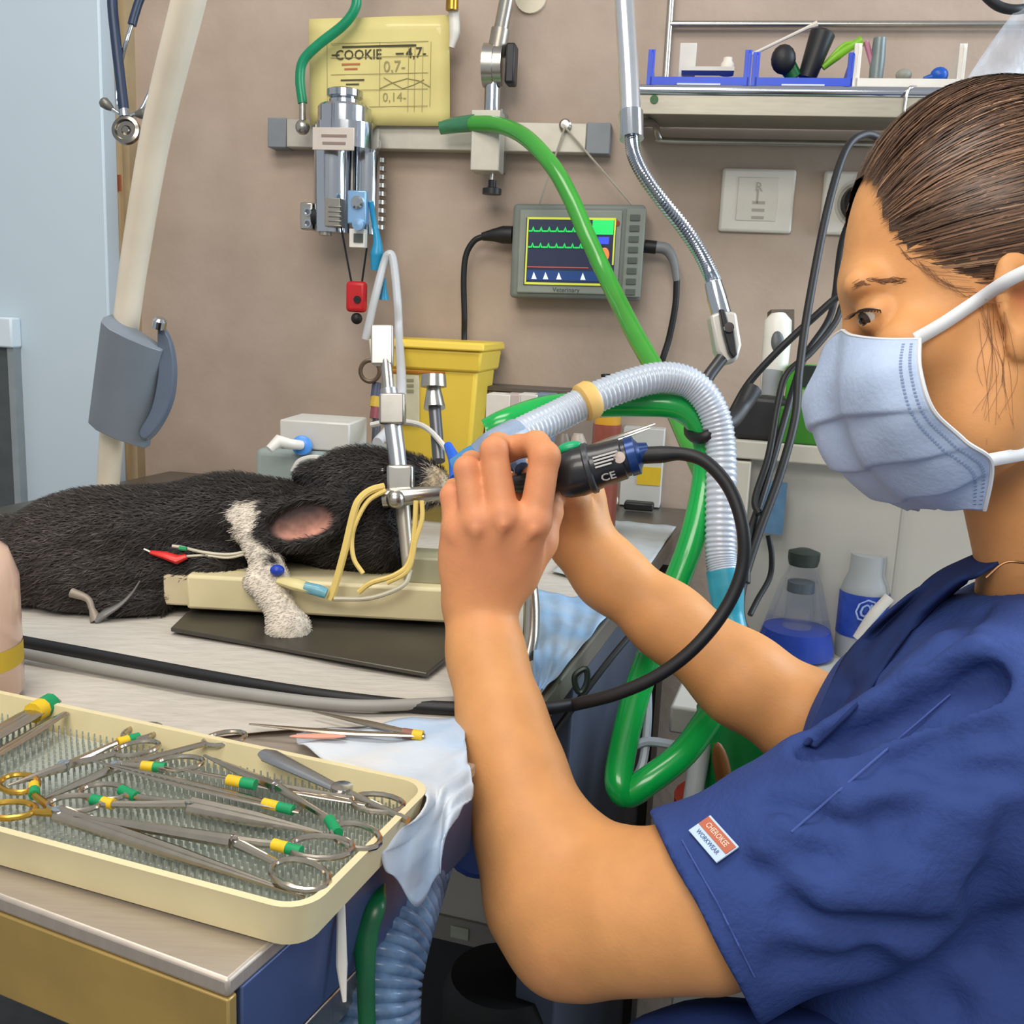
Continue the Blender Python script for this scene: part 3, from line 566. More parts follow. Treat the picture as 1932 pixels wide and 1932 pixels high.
# ================================================================== GOOSENECK HOLDER
gn = thing('gooseneck_holder', 'chrome pole with flexible gooseneck and black lever clamp gripping the hoses', 'holder', D(1370, 690, .98))
pts = path([(1170, -160, 1.12), (1178, 0, 1.10), (1186, 130, 1.08), (1191, 240, 1.06)])
m = MB(); m.tube(pts, .0108, 18); build(m, 'pole', mat('pole_chrome', 'dcdfe4', .22, .9, .03), gn)
m = MB(); m.tube([D(1190, 212, 1.058), D(1192, 262, 1.055)], .0128, 18); build(m, 'ferrule', chrome, gn)
fp = path([(1192, 256, 1.055), (1196, 290, 1.05), (1215, 330, 1.045), (1250, 380, 1.04), (1290, 430, 1.03), (1322, 478, 1.02), (1342, 520, 1.01), (1350, 545, 1.0)], 20)
m = MB(); m.tube(fp, [.0060 if k % 2 else .0080 for k in range(len(fp))], 14); build(m, 'gooseneck', chrome, gn, sm=60)
m = MB(); m.tube([D(1345, 532, 1.0), D(1352, 560, 1.0), D(1362, 596, .995)], [.0085, .0098, .0098], 16); build(m, 'end_sleeve', chrome, gn)
hq = [D(*q, .985) for q in ((1340, 594), (1362, 586), (1390, 588), (1400, 650), (1392, 680), (1368, 686), (1352, 660))]
m = MB(); m.prism(hq, cF*.022); build(m, 'clamp_head', mat('clamp_white', 'c9c6bf', .35, .3, .04), gn, bevel=.003)
lq = [D(*q, .975) for q in ((1358, 582), (1368, 584), (1376, 610), (1386, 622), (1392, 668), (1384, 676), (1376, 664), (1366, 628))]
m = MB(); m.prism(lq, cF*.009); build(m, 'lever', black, gn, bevel=.0015)
m = MB(); m.lathe(D(1375, 618, .974), -cF, [(0, 0), (.005, 0), (.005, .002), (0, .002)], 12); build(m, 'pivot', chrome, gn)
m = MB(); m.tube([D(1362, 676, .985), D(1340, 705, .98), D(1322, 735, .975)], .0062, 10); build(m, 'rod', mat('dark_steel', '47484a', .35, .7, .05), gn)
hc = thing('hose_clip', 'black ring clip strapping the green and clear hoses together', 'clip', D(1340, 830, .9))
m = MB(); m.tube(path([(1420, 735, .95), (1400, 770, .94), (1378, 796, .92), (1352, 805, .90)]), [.009, .007, .0075, .007], 10); build(m, 'strap', rubber, hc)
m = MB(); m.tube(smooth([D(*q) for q in ((1352, 800, .885), (1335, 822, .87), (1312, 826, .88), (1300, 812, .9), (1310, 796, .925), (1345, 790, .925))], 6, True), .005, 10, closed=True); build(m, 'ring', rubber, hc)

# ================================================================== HOSES
gh = mat('green_hose', '12b04e', .22, 0, .08, 14, trans=.25, coat=.3)
gh2 = mat('green_hose_pale', '45a83c', .25, 0, .08, 14, trans=.2, coat=.3)
hs = thing('green_hose', 'long green hose arching from the wall rail across the monitor', 'hose', D(1240, 690, 1.2))
m = MB(); m.tube(smooth([Wp(830, 242, .07), Wp(860, 236, .07), Wp(895, 232, .075)]), [.009, .011, .012], 14); build(m, 'clear_fitting', mat('green_fitting', '4f9a72', .25, 0, .1, trans=.5), hs)
m = MB(); m.tube(smooth([Wp(890, 233, .075), Wp(940, 236, .10), Wp(990, 258, .14), Wp(1040, 310, .18), Wp(1075, 370, .2), Wp(1110, 450, .22), D(1150, 535, 1.28), D(1195, 625, 1.2), D(1235, 695, 1.14), D(1268, 760, 1.08), D(1295, 820, 1.04), D(1330, 900, 1.0), D(1345, 960, .99)]), .0112, 14); build(m, 'tube', gh2, hs)
h2 = [(920, 815, .84), (960, 795, .84), (1030, 772, .86), (1110, 764, .88), (1200, 762, .89), (1270, 766, .89), (1312, 792, .89), (1332, 840, .89), (1328, 920, .89), (1305, 1020, .88), (1268, 1120, .87), (1228, 1230, .85), (1195, 1330, .83), (1172, 1430, .81), (1168, 1480, .80), (1185, 1497, .80), (1225, 1472, .80), (1290, 1420, .81), (1340, 1350, .83), (1375, 1280, .86), (1395, 1200, .9)]
m = MB(); m.tube(path(h2), .0115, 16); build(m, 'green_hose', gh, label='bright green breathing hose looping down beside the table', cat='hose')
ch = thing('corrugated_hose', 'clear corrugated breathing hose with tan rubber ring', 'hose', D(1365, 1185, .86))
hp = [(925, 850, .80), (985, 818, .82), (1050, 786, .84), (1110, 756, .85), (1180, 728, .86), (1250, 712, .87), (1305, 725, .875), (1345, 775, .875), (1360, 850, .875), (1360, 950, .87), (1360, 1040, .865), (1366, 1085, .86)]
PH = path(hp, 34); n_ = len(PH); rad = [.0132+.0007*math.cos(2*math.pi*k/4) if k > n_*.03 else .0128 for k in range(n_)]
m = MB(); m.tube(PH, rad, 16, cap=False); build(m, 'corrugated_tube', mat('clear_corrugated', 'ccd7e6', .2, 0, .04, 20, trans=.3, coat=.5), ch, sm=180)
m = MB(); c = D(1112, 755, .85); axh = nrm(D(1150, 738, .855)-D(1080, 770, .845)); m.lathe(c-axh*.009, axh, [(.0140, 0), (.0165, .002), (.0170, .010), (.0150, .014)], 22); build(m, 'rubber_ring', mat('tan_rubber', 'd2ab62', .55, 0, .06), ch)
m = MB(); m.tube(path([(1364, 1075, .86), (1370, 1110, .858), (1376, 1160, .855), (1385, 1200, .85)]), [.0148, .0152, .0125, .012], 16); build(m, 'cyan_connector', mat('cyan_plastic', '3cb3cf', .3, 0, .06, trans=.4, alpha=.92), ch)
m = MB(); m.tube(path([(905, 862, .80), (935, 842, .80), (975, 822, .815)]), [.012, .014, .0145], 16); build(m, 'clear_connector', mat('clear_plastic', 'bccfe6', .15, 0, .05, trans=.6, alpha=.85), ch)
m = MB(); m.tube(path([(862, 882, .83), (890, 862, .825), (925, 845, .82)]), .009, 14); build(m, 'blue_tube', mat('lightblue_plastic', '5aa6e0', .25, 0, .08, trans=.4), label='light blue tube entering between the fingers by the rabbit nose', cat='tube')
m = MB(); m.tube(path([(1205, 1195, .85), (1218, 1260, .84), (1222, 1350, .83), (1212, 1440, .82), (1188, 1475, .815), (1168, 1462, .815), (1175, 1425, .815), (1215, 1400, .82), (1270, 1405, .82), (1310, 1410, .82)]), .0038, 8); build(m, 'thin_clear_tube', mat('thin_tube', 'b9c3d2', .25, 0, .04, trans=.3), label='thin clear tube looping inside the green hose bend', cat='tube')
wp = D(1310, 1430, .95); m = MB(); m.tube([D(1300, 1545, .93), D(1318, 1440, .94), D(1336, 1345, .95), D(1350, 1250, .97)], [.0085, .0095, .0085, .008], 12); build(m, 'white_pipe', mat('pipe_white', 'bfc3c4', .4, 0, .05), label='upright milky white pipe beside the green toy box', cat='pipe')
g = thing('green_bin', 'bright green bin with brown patch and red base below the far forearm', 'bin', D(1430, 1530, 1.02))
c = D(1430, 1430, .97); m = MB(); m.lathe(np.array([c[0], c[1], c[2]-.055]), wZ, [(.0, 0), (.052, 0), (.062, .10), (.060, .104), (.05, .10), (0, .02)], 28); build(m, 'body', mat('bin_green', '0b9a44', .4, 0, .08), g)
m = MB(); m.ell(D(1362, 1450, .905), cR*.008, cU*.024+cR*-.004, cF*.004); build(m, 'brown_patch', mat('patch_brown', '7d4e1c', .5, 0, .2), g)
m = MB(); m.lathe(np.array([c[0]-.025, c[1], c[2]-.085]), wZ, [(0, 0), (.05, 0), (.052, .04), (0, .04)], 24); build(m, 'red_base', mat('bin_red', 'b23a24', .45, 0, .1), g)

# ================================================================== BACK OF THE TABLE
sb_ = thing('sharps_bin', 'yellow plastic sharps bin with lid standing against the wall', 'bin', Zp(820, 955))
bd = nrm(wX); bn = wN
c = Zp(795, 958); c = np.array([c[0], c[1], .901]); bo = c+wN*-.02
dA = (bo-cC)@cF; q2 = lambda px: px*dA/FPX
bX = nrm(np.array([math.cos(math.radians(11)), -math.sin(math.radians(11)), 0])); bY = np.array([-bX[1], bX[0], 0])
zt = D(800, 640, dA)[2]; zl = D(800, 690, dA)[2]
def frus(z0, z1, w0, d0, w1, d1, mbx, cx=0):
    V = []
    for z, w_, d_ in ((z0, w0, d0), (z1, w1, d1)):
        for s, t_ in ((-1, -1), (1, -1), (1, 1), (-1, 1)): V.append(np.array([bo[0], bo[1], z])+bX*(s*w_+cx)+bY*(t_*d_+.06))
    mbx.add(V, [(3, 2, 1, 0), (4, 5, 6, 7), (0, 1, 5, 4), (1, 2, 6, 5), (2, 3, 7, 6), (3, 0, 4, 7)]); return mbx
hw_ = q2(92)
build(frus(.901, zl, hw_*.82, .045, hw_, .058, MB()), 'body', yellow, sb_, bevel=.006, seg=3)
build(frus(zl-.004, zt-.012, hw_*1.06, .063, hw_*1.1, .067, MB()), 'lid_skirt', yellow, sb_, bevel=.004)
build(frus(zt-.012, zt, hw_*1.16, .073, hw_*1.14, .070, MB()), 'lid', yellow, sb_, bevel=.003)
def bf(x, y, o=.002):
    nb = -bY; v = ray(x, y); f0 = bo+bY*(.06-.053)-bY*0; 
    return cC+v*(((f0-bY*o-cC)@nb)/(v@nb))
m = MB(); 
for yy in (691, 701): m.prism([bf(735, yy-2, .010), bf(838, yy+1, .010), bf(838, yy+4, .010), bf(735, yy+1, .010)], bY*.004)
build(m, 'red_print_lines', mat('bin_print', 'b5691e', .6, 0, .05), sb_, sm=0)
m = MB(); m.prism([bf(742, 706, .010), bf(790, 708, .010), bf(790, 800, .006), bf(745, 800, .006)], bY*.004); build(m, 'label_sticker', mat('sticker', 'd8d2b4', .6, 0, .05), sb_, sm=0)
m = MB()
for yy in (718, 728, 738): m.prism([bf(767, yy-3, .011), bf(780, yy-3, .011), bf(780, yy+2, .011), bf(767, yy+2, .011)], bY*.002)
build(m, 'sticker_print', mat('sticker_print', '9a9070', .7, 0, 0), sb_, sm=0)
# grey/white boxes behind the rabbit
def dbox(cx, cy, d, hw, hh, hd, ang=12):
    x_ = np.array([math.cos(math.radians(ang)), -math.sin(math.radians(ang)), 0]); y_ = np.array([-x_[1], x_[0], 0])
    return MB().box(D(cx, cy, d)+y_*hd, x_*hw, y_*hd, wZ*hh)
gb = thing('device_box', 'grey green plastic device case behind the rabbit ears', 'device', Zp(590, 1010))
bb = D(600, 880, 1.18); m = MB(); zc = (.902+D(600, 850, 1.18)[2])/2; m.box(np.array([bb[0], bb[1]+.05, zc]), np.array([.066, -.008, 0]), np.array([.008, .06, 0]), wZ*(D(600, 850, 1.18)[2]-.902)/2); build(m, 'case', mat('device_grey', '8d9895', .45, 0, .04), gb, bevel=.008, seg=3)
top_ = D(600, 850, 1.18)[2]
wb = thing('white_device', 'small white box with blue round port on top of the grey device', 'device', np.array([bb[0], bb[1], top_]))
m = MB(); c0 = D(598, 840, 1.17); m.box(np.array([c0[0], c0[1]+.045, top_+.0175]), np.array([.042, -.006, 0]), np.array([.004, .04, 0]), wZ*.0168); build(m, 'body', mat('device_white', 'c9c7c0', .4, 0, .03), wb, bevel=.002)
m = MB(); cc = D(568, 840, 1.158); m.lathe(cc+cF*.01, -cF, [(0, 0), (.0115, 0), (.0115, .008), (.009, .010), (0, .010)], 20); build(m, 'blue_port', mat('port_blue', '4c8fdc', .3, 0, .1), wb)
m = MB(); m.tube([cc-cF*.002, D(548, 838, 1.14), D(525, 832, 1.135), D(508, 848, 1.13)], [.0055, .006, .0075, .005], 12); build(m, 'white_plug', white, wb)
m = MB(); m.tube(path([(552, 890, 1.12), (565, 870, 1.12), (590, 863, 1.12), (612, 868, 1.12), (630, 882, 1.12)]), .003, 8); build(m, 'thin_lead', mat('lead_white', 'c5c3bb', .4, 0, .03), label='thin white lead arching in front of the grey device', cat='lead')
cs = MB(); cc = D(455, 925, 1.2); cs.ell(np.array([cc[0]-.01, cc[1]+.05, .935]), (.085, -.01, 0), (.01, .05, 0), (0, 0, .036)); build(cs, 'blue_cushion', mat('cushion_blue', 'a9c4cc', .8, 0, .05), label='pale blue cushion showing behind the rabbit back', cat='cushion')
# marker tube with ring left of the bin
mk = thing('marker_tube', 'dark marker with yellow and red bands standing left of the sharps bin', 'marker', D(712, 840, 1.33))
for i, (y0_, y1_, cn, rr_) in enumerate(((722, 748, '4a5068', 9), (748, 768, 'c9a83a', 11), (768, 790, '8c4a52', 11), (790, 850, '4a4c58', 8))):
    m = MB(); m.tube([D(711, y0_, 1.33), D(708, y1_, 1.33)], rp(rr_, 1.33), 12); build(m, 'band', mat('mk%d' % i, cn, .4, 0, .08), mk)
m = MB(); m.tube(smooth([D(698+18*math.cos(k*math.pi/4), 700+20*math.sin(k*math.pi/4), 1.32) for k in range(8)], 4, True), .0028, 8, closed=True); build(m, 'ring', mat('ring_dark', '5a4a3a', .35, .3, .1), mk)
m = MB(); e_ = D(707, 848, 1.33); m.tube([e_, np.array([e_[0], e_[1], .902])], .0055, 10); build(m, 'shaft', MC['mk3'], mk)
# counter clutter right of the bin
def zbox(px, py, z0, z1, hw, hd, ang=11, base=None):
    b_ = Zp(px, py, z0); x_ = np.array([math.cos(math.radians(ang)), -math.sin(math.radians(ang)), 0]); y_ = np.array([-x_[1], x_[0], 0])
    return MB().box(np.array([b_[0], b_[1], (z0+z1)/2]), x_*hw, y_*hd, wZ*(z1-z0)/2)
br = W0+wX*.05+wN*.034; m = MB(); m.box(np.array([br[0], br[1], .985]), wX*.085, wN*.030, wZ*.083); sl = thing('equipment_ledge', 'dark grey raised ledge along the wall right of the sharps bin', 'ledge', np.array([br[0], br[1], .902]))
build(m, 'body', mat('ledge_grey', '8a7f76', .5, .1, .06), sl, bevel=.002)
m = MB(); m.box(np.array([br[0], br[1], 1.0715]), wX*.09, wN*.033, wZ*.0035); build(m, 'top', mat('ledge_dark', '5e5650', .45, .2, .08), sl, bevel=.001)
m = MB(); lx = D(1150, 715, 1.45)
for k in range(3): m.tube([D(1142+k*9, 726, 1.5), D(1140+k*10, 706, 1.5)], .005, 8)
build(m, 'probe_tips', rubber, label='cluster of small black probe tips on the dark ledge', cat='probes', kind=None)
for i, (x_, y_, w_, cn) in enumerate(((945, 752, .016, 'd5cfc6'), (972, 752, .010, 'b9a9a4'), (1000, 752, .013, 'cfc9c0'), (1030, 752, .012, '6f8094'))):
    b_ = D(x_, y_+12, 1.36); m = MB(); m.box(np.array([b_[0], b_[1], (.902+D(x_, y_-10, 1.36)[2])/2]), bX*w_, bY*.02, wZ*(D(x_, y_-10, 1.36)[2]-.902)/2)
    build(m, 'supply_box', mat('supply%d' % i, cn, .6, 0, .04), bevel=.001, label=['ivory upright supply box touching the sharps bin', 'pale mauve slim supply box second from the sharps bin', 'cream supply box third from the sharps bin', 'blue grey supply box above the green hose end'][i], cat='box')
b_ = D(955, 790, 1.26); m = MB(); m.box(np.array([b_[0], b_[1], .958]), bX*.028, bY*.03, wZ*.056); build(m, 'white_carton', mat('carton_w2', 'd6cfbe', .6, 0, .03), bevel=.001, label='cream white carton in front of the supply boxes', cat='carton')
for i, (x_, cn) in enumerate(((1062, '6b6259'), (1090, 'a89a8e'))):
    b_ = D(x_, 840, 1.24); m = MB(); m.lathe(np.array([b_[0], b_[1], .902]), wZ, [(0, 0), (.011, 0), (.011, .13), (.006, .14), (0, .14)], 14); build(m, 'tall_vial', mat('vial%d' % i, cn, .4, 0, .1), label=['dark brown tall vial behind the endoscope', 'beige tall vial behind the endoscope'][i], cat='vial')
jr = thing('medicine_jar', 'brown medicine jar with yellow lid behind the endoscope camera', 'jar', D(1146, 870, 1.26))
b_ = D(1146, 800, 1.26); zj = D(1146, 800, 1.26)[2]; m = MB(); m.lathe(np.array([b_[0], b_[1], .902]), wZ, [(0, 0), (.018, 0), (.018, zj-.902), (0, zj-.902)], 18); build(m, 'body', mat('jar_brown', '8a4a3e', .3, 0, .1), jr)
m = MB(); m.lathe(np.array([b_[0], b_[1], zj]), wZ, [(.0, 0), (.0165, 0), (.0165, .013), (0, .013)], 18); build(m, 'lid', mat('lid_yellow', 'c9962a', .45, 0, .08), jr)
wbt = thing('label_box', 'white medicine carton with yellow label behind the camera cable', 'carton', Zp(1215, 950))
b_ = Zp(1210, 958); dB = (b_-cC)@cF; ztop = D(1205, 805, dB)[2]
m = MB(); m.box(np.array([b_[0], b_[1]+.02, (.902+ztop)/2]), bX*rp(38, dB), bY*.02, wZ*(ztop-.902)/2); build(m, 'carton', mat('carton_w3', 'c7c7c3', .5, 0, .03), wbt, bevel=.001)
m = MB(); z_ = D(1205, 895, dB)[2]; m.box(np.array([b_[0], b_[1]+.02, z_])-bY*.0205+bX*.012, bX*rp(22, dB), bY*.0006, wZ*.014); build(m, 'yellow_label', mat('label_yellow', 'dbb82e', .5, 0, .05), wbt)
m = MB(); b_ = Zp(1140, 968); m.ell(np.array([b_[0], b_[1]+.02, .916]), (.022, 0, 0), (0, .014, 0), (0, 0, .014)); build(m, 'gauze_roll', mat('gauze', 'cdc3ae', .85, 0, .08, bump=.4), label='crumpled beige gauze roll right of the wrists', cat='gauze')
m = MB(); b_ = Zp(1205, 965); m.box(np.array([b_[0], b_[1], .909]), bX*.022, bY*.012, wZ*.006); build(m, 'black_clip', black, bevel=.003, label='small black clip on the steel counter right of the gauze', cat='clip')
m = MB(); m.tube([D(1075, 858, 1.0), D(1150, 830, 1.02), D(1235, 800, 1.05)], [.0016, .003, .001], 8); m.tube([D(1090, 860, 1.0), D(1150, 834, 1.02), D(1225, 808, 1.05)], [.0016, .003, .001], 8); build(m, 'thin_scissors', instr, label='thin steel scissor blades lying above the endoscope camera', cat='scissors')

# ================================================================== RIGHT: WHITE CABINET, COUNTER, BOTTLES
czt = 1.045; cz_ = Zp(1383, 830, czt); cw = mat('cabinet_white', 'cfcabd', .45, 0, .03, 10)
def Q(u, v, z): p = cz_+tX*u+tE*v; return np.array([p[0], p[1], z])
wcb = thing('white_cabinet', 'white cabinet on the counter behind the masked woman', 'cabinet', Q(.3, .05, .79))
vw = min(.10, float(((W0+wN*.01-Q(0, 0, 1))@wN)/(tE@wN))*.95)
m = MB(); m.box(Q(.33, vw/2, czt-.011), tX*.335, tE*vw/2, wZ*.011); build(m, 'top', cw, wcb, bevel=.002)
m = MB(); m.box(Q(.012, vw/2, .905), tX*.012, tE*vw/2, wZ*.115); build(m, 'side_post', cw, wcb, bevel=.002)
m = MB(); m.box(Q(.34, vw/2+.012, .905), tX*.32, tE*(vw/2-.014), wZ*.115); build(m, 'front_panel', mat('panel_white', 'c2c0b8', .45, 0, .03, 8), wcb)
m = MB(); m.box(Q(.20, .0115, .905), tX*.0008, tE*.0015, wZ*.115); build(m, 'panel_joint', mat('joint_grey', '9c9a94', .5, 0, 0), wcb)
m = MB(); m.box(Q(.052, .0105, .965), tX*.016, tE*.0012, wZ*.032); build(m, 'blue_sticker', mat('sticker_blue', '5f86a8', .5, 0, .15, 60), wcb)
ctr = thing('side_counter', 'white side counter carrying the bottles of blue liquid', 'counter', Q(.3, -.1, 0))
m = MB(); m.box(Q(.34, -.07, .775), tX*.36, tE*.17, wZ*.015); build(m, 'worktop', mat('counter_white', 'c6c3ba', .4, 0, .03), ctr, bevel=.003)
m = MB(); m.box(Q(.34, -.04, .38), tX*.34, tE*.135, wZ*.38); build(m, 'carcass', mat('carcass', 'b0aea8', .5, 0, .03), ctr, bevel=.003)
# conical flask bottle
glass = mat('clear_bottle', 'e8eef2', .08, 0, 0, trans=.9, alpha=.28, ior=1.2)
liq = mat('blue_liquid', '0a3aa6', .15, 0, .05, spec=.3)
def bottle_at(px, py): p = Zp(px, py, .79); return np.array([p[0], p[1], .7905])
bp_ = bottle_at(1498, 1235); dA = (bp_-cC)@cF; r_ = lambda px: px*dA/FPX
fk = thing('flask_bottle', 'conical clear bottle with dark stoppers and blue liquid on the counter', 'bottle', bp_)
h_ = D(1498, 1050, dA)[2]-.7905
m = MB(); m.lathe(bp_, wZ, [(0, 0), (r_(72), 0), (r_(72), h_*.12), (r_(62), h_*.30), (r_(38), h_*.78), (r_(26), h_*.92), (r_(24), h_*.98)], 30, cap=False); build(m, 'glass', glass, fk)
m = MB(); m.lathe(bp_, wZ, [(0, .003), (r_(70), .003), (r_(70), h_*.12), (r_(61), h_*.29), (0, h_*.29)], 30); build(m, 'liquid', liq, fk)
m = MB(); m.lathe(bp_+wZ*h_*.96, wZ, [(0, 0), (r_(26), 0), (r_(29), .008), (r_(29), .016), (r_(12), .02), (0, .02)], 22); build(m, 'stopper', mat('stopper_dark', '2f3834', .45, 0, .1), fk)
m = MB(); m.lathe(bp_+wZ*h_*.30, wZ, [(r_(26), 0), (r_(24), h_*.38), (0, h_*.38)], 22); build(m, 'inner_funnel', glass, fk)
m = MB(); m.lathe(bp_+wZ*h_*.68, wZ, [(0, 0), (r_(25), 0), (r_(25), .012), (0, .013)], 20); build(m, 'inner_stopper', mat('stopper_slate', '454f5a', .4, 0, .1), fk)
b2_ = bottle_at(1618, 1235); dA = (b2_-cC)@cF; r_ = lambda px: px*dA/FPX; h_ = D(1618, 1037, dA)[2]-.7905
wb2 = thing('wash_bottle', 'translucent wash bottle with blue printed label and curved spout', 'bottle', b2_)
m = MB(); m.lathe(b2_, wZ, [(0, 0), (r_(44), 0), (r_(44), h_*.62), (r_(40), h_*.72), (r_(32), h_*.82), (r_(31), h_), (0, h_)], 28); build(m, 'body', mat('milky_bottle', 'c3c9cc', .3, 0, .03, trans=.3), wb2)
m = MB(); m.lathe(b2_, wZ, [(r_(45), h_*.22), (r_(45), h_*.64)], 28, cap=False); build(m, 'blue_label', mat('label_blue', '2140a4', .45, 0, .2, 50, c2='3a5ac0'), wb2)
m = MB(); m.tube(smooth([b2_+wZ*h_*.2-cF*r_(50)-cR*r_(25), b2_+wZ*h_*.42-cF*r_(52), b2_+wZ*h_*.60-cF*r_(50)+cR*r_(28)]), [.004, .0065, .0065], 12); build(m, 'spout', white, wb2)
ff = b2_-cF*r_(45.6)*1.0; ff[2] = b2_[2]+h_*.53
text('@', b2_-nrm([cF[0], cF[1], 0])*r_(46.5)+wZ*h_*.52-cR*r_(10), cR, wZ, .03, mat('label_print', '9fb2e2', .5, 0, 0), wb2, name='label_mark')
# devices on top of the cabinet
bs = thing('thermometer', 'white infrared thermometer standing in a black charging base', 'thermometer', Q(.04, .04, czt))
dT = float((Q(.04, .04, czt)-cC)@cF)
def tp(x, y, o=0): return D(x, y, dT+o)
m = MB(); zb0 = czt+.0005; c = tp(1440, 780); hB = tp(1440, 746)[2]-zb0; m.box(np.array([c[0], c[1], zb0+hB/2]), tX*rp(48, dT), tE*.03, wZ*hB/2); build(m, 'charging_base', mat('base_black', '2e2d30', .45, 0, .1), bs, bevel=.006, seg=3)
m = MB(); m.tube([tp(1455, 752), tp(1461, 690), tp(1466, 640), tp(1468, 605), tp(1468, 592)], [.014, .0165, .017, .0165, .009], 18); build(m, 'handle', white, bs)
m = MB(); m.ell(tp(1467, 645, -.0155), cR*.008, cU*.0135, cF*.004); build(m, 'button_pad', mat('pad_grey', '55595c', .4, 0, .1), bs)
m = MB(); m.tube([tp(1452, 748, -.006), tp(1459, 700, -.006)], [.0105, .013], 16); build(m, 'clear_cover', mat('cover_clear', 'b9bcc4', .2, 0, .05, trans=.3), bs)
m = MB(); m.box(tp(1473, 610, .03), cR*rp(22, dT), cU*rp(24, dT), cF*.01); build(m, 'wall_bracket', mat('bracket_brown', '5d5248', .5, 0, .1), label='small dark brown wall bracket behind the thermometer', cat='bracket')
gd = thing('green_device', 'lime green battery device with dark display behind the mask', 'device', Q(.13, .05, czt))
dG = dT-.03; zg1 = D(1560, 690, dG)[2]; c = D(1575, 760, dG)
m = MB(); m.box(np.array([c[0], c[1], czt+.022]), tX*.062, tE*.035, wZ*.022); build(m, 'base', mat('device_green2', '3f8a2c', .4, 0, .05), gd, bevel=.003)
m = MB(); zz = (czt+.044+zg1)/2; m.box(np.array([c[0], c[1], zz])+tE*.006, tX*.058, tE*.03, wZ*(zg1-czt-.044)/2); build(m, 'housing', greenp, gd, bevel=.004)
fz = np.array([c[0], c[1], zz])+tE*.006-tE*.0305
m = MB(); m.box(fz+wZ*.012, tX*.046, tE*.001, wZ*.013); build(m, 'display', mat('display_dark', '3c4440', .3, 0, .1), gd, bevel=.001)
m = MB(); m.box(fz-wZ*.016, tX*.05, tE*.001, wZ*.012); build(m, 'data_label', mat('data_label', 'a9bf8e', .5, 0, .06), gd)
# black cables on the right
def cable(pts, r, label): 
    m = MB(); m.tube(path(pts), r, 10); return build(m, 'black_cable', rubber, label=label, cat='cable', group='black cables hanging on the right')
cable([(1680, 280, 1.25), (1660, 262, 1.22), (1630, 254, 1.2), (1595, 285, 1.18), (1560, 400, 1.15), (1525, 580, 1.12), (1508, 700, 1.10), (1500, 790, 1.08), (1470, 900, 1.06), (1430, 1010, 1.04), (1400, 1110, 1.02), (1398, 1165, 1.01), (1412, 1200, 1.01)], .0046, 'thick black cable arching from under the shelf past the green device')
cable([(1622, 378, 1.40), (1590, 450, 1.3), (1575, 560, 1.24), (1560, 610, 1.2), (1520, 670, 1.16), (1498, 730, 1.13), (1478, 800, 1.1), (1440, 930, 1.07), (1412, 1020, 1.04), (1408, 1100, 1.02)], .0042, 'black cable dropping from the power socket plug')
cable([(1660, 520, 1.16), (1592, 552, 1.15), (1540, 595, 1.15), (1470, 660, 1.16), (1415, 720, 1.17), (1385, 770, 1.17), (1372, 800, 1.17)], .0042, 'black cable crossing diagonally in front of the thermometer')
cable([(1660, 545, 1.16), (1600, 560, 1.14), (1575, 610, 1.13), (1530, 665, 1.12), (1485, 705, 1.11), (1468, 760, 1.1), (1450, 860, 1.08), (1425, 940, 1.06), (1432, 970, 1.05)], .0038, 'thin black cable looping below the eye toward the cabinet sticker')
cable([(1450, 1010, 1.06), (1456, 1050, 1.06), (1452, 1090, 1.06), (1430, 1130, 1.05), (1415, 1160, 1.04)], .003, 'short curved black lead beside the conical bottle')
cable([(1196, 1190, .92), (1150, 1245, .9), (1100, 1310, .88), (1040, 1390, .86), (1000, 1440, .85)], .003, 'thin dark cable along the side panel of the table')
m = MB(); m.tube(smooth([D(*q) for q in ((1085, 1275, .80), (1105, 1262, .80), (1108, 1285, .80), (1098, 1305, .80), (1088, 1300, .80))], 5, True), .0025, 8, closed=True); build(m, 'dark_hook', mat('hook_dark', '27332f', .4, .3, .1), label='small dark wire hook on the right table edge', cat='hook')
# peach bottle at the left edge
pb_ = Zp(-75, 1330); pb_ = np.array([pb_[0], pb_[1], .9045]); dA = (pb_-cC)@cF; r_ = lambda px: px*dA/FPX; h_ = D(-75, 985, dA)[2]-.9045
bt = thing('peach_bottle', 'peach coloured liquid bottle with yellow band at the left edge', 'bottle', pb_)
m = MB(); m.lathe(pb_, wZ, [(0, 0), (r_(100), 0), (r_(112), .006), (r_(112), h_*.72), (r_(95), h_*.88), (r_(50), h_), (r_(30), h_*1.05), (r_(30), h_*1.2), (0, h_*1.2)], 32); build(m, 'body', mat('peach_liquid', 'd7b39c', .2, 0, .05, 10, coat=.4), bt)
z1_, z2_ = D(10, 1250, dA)[2]-.9045, D(10, 1210, dA)[2]-.9045
m = MB(); m.lathe(pb_, wZ, [(r_(112.8), z1_), (r_(112.8), z2_)], 32, cap=False); build(m, 'yellow_band', mat('band_yellow', 'c9a92e', .5, 0, .05), bt)
m = MB(); m.lathe(pb_+wZ*h_*1.2, wZ, [(r_(34), 0), (r_(34), .018), (0, .018)], 20); build(m, 'cap', white, bt)

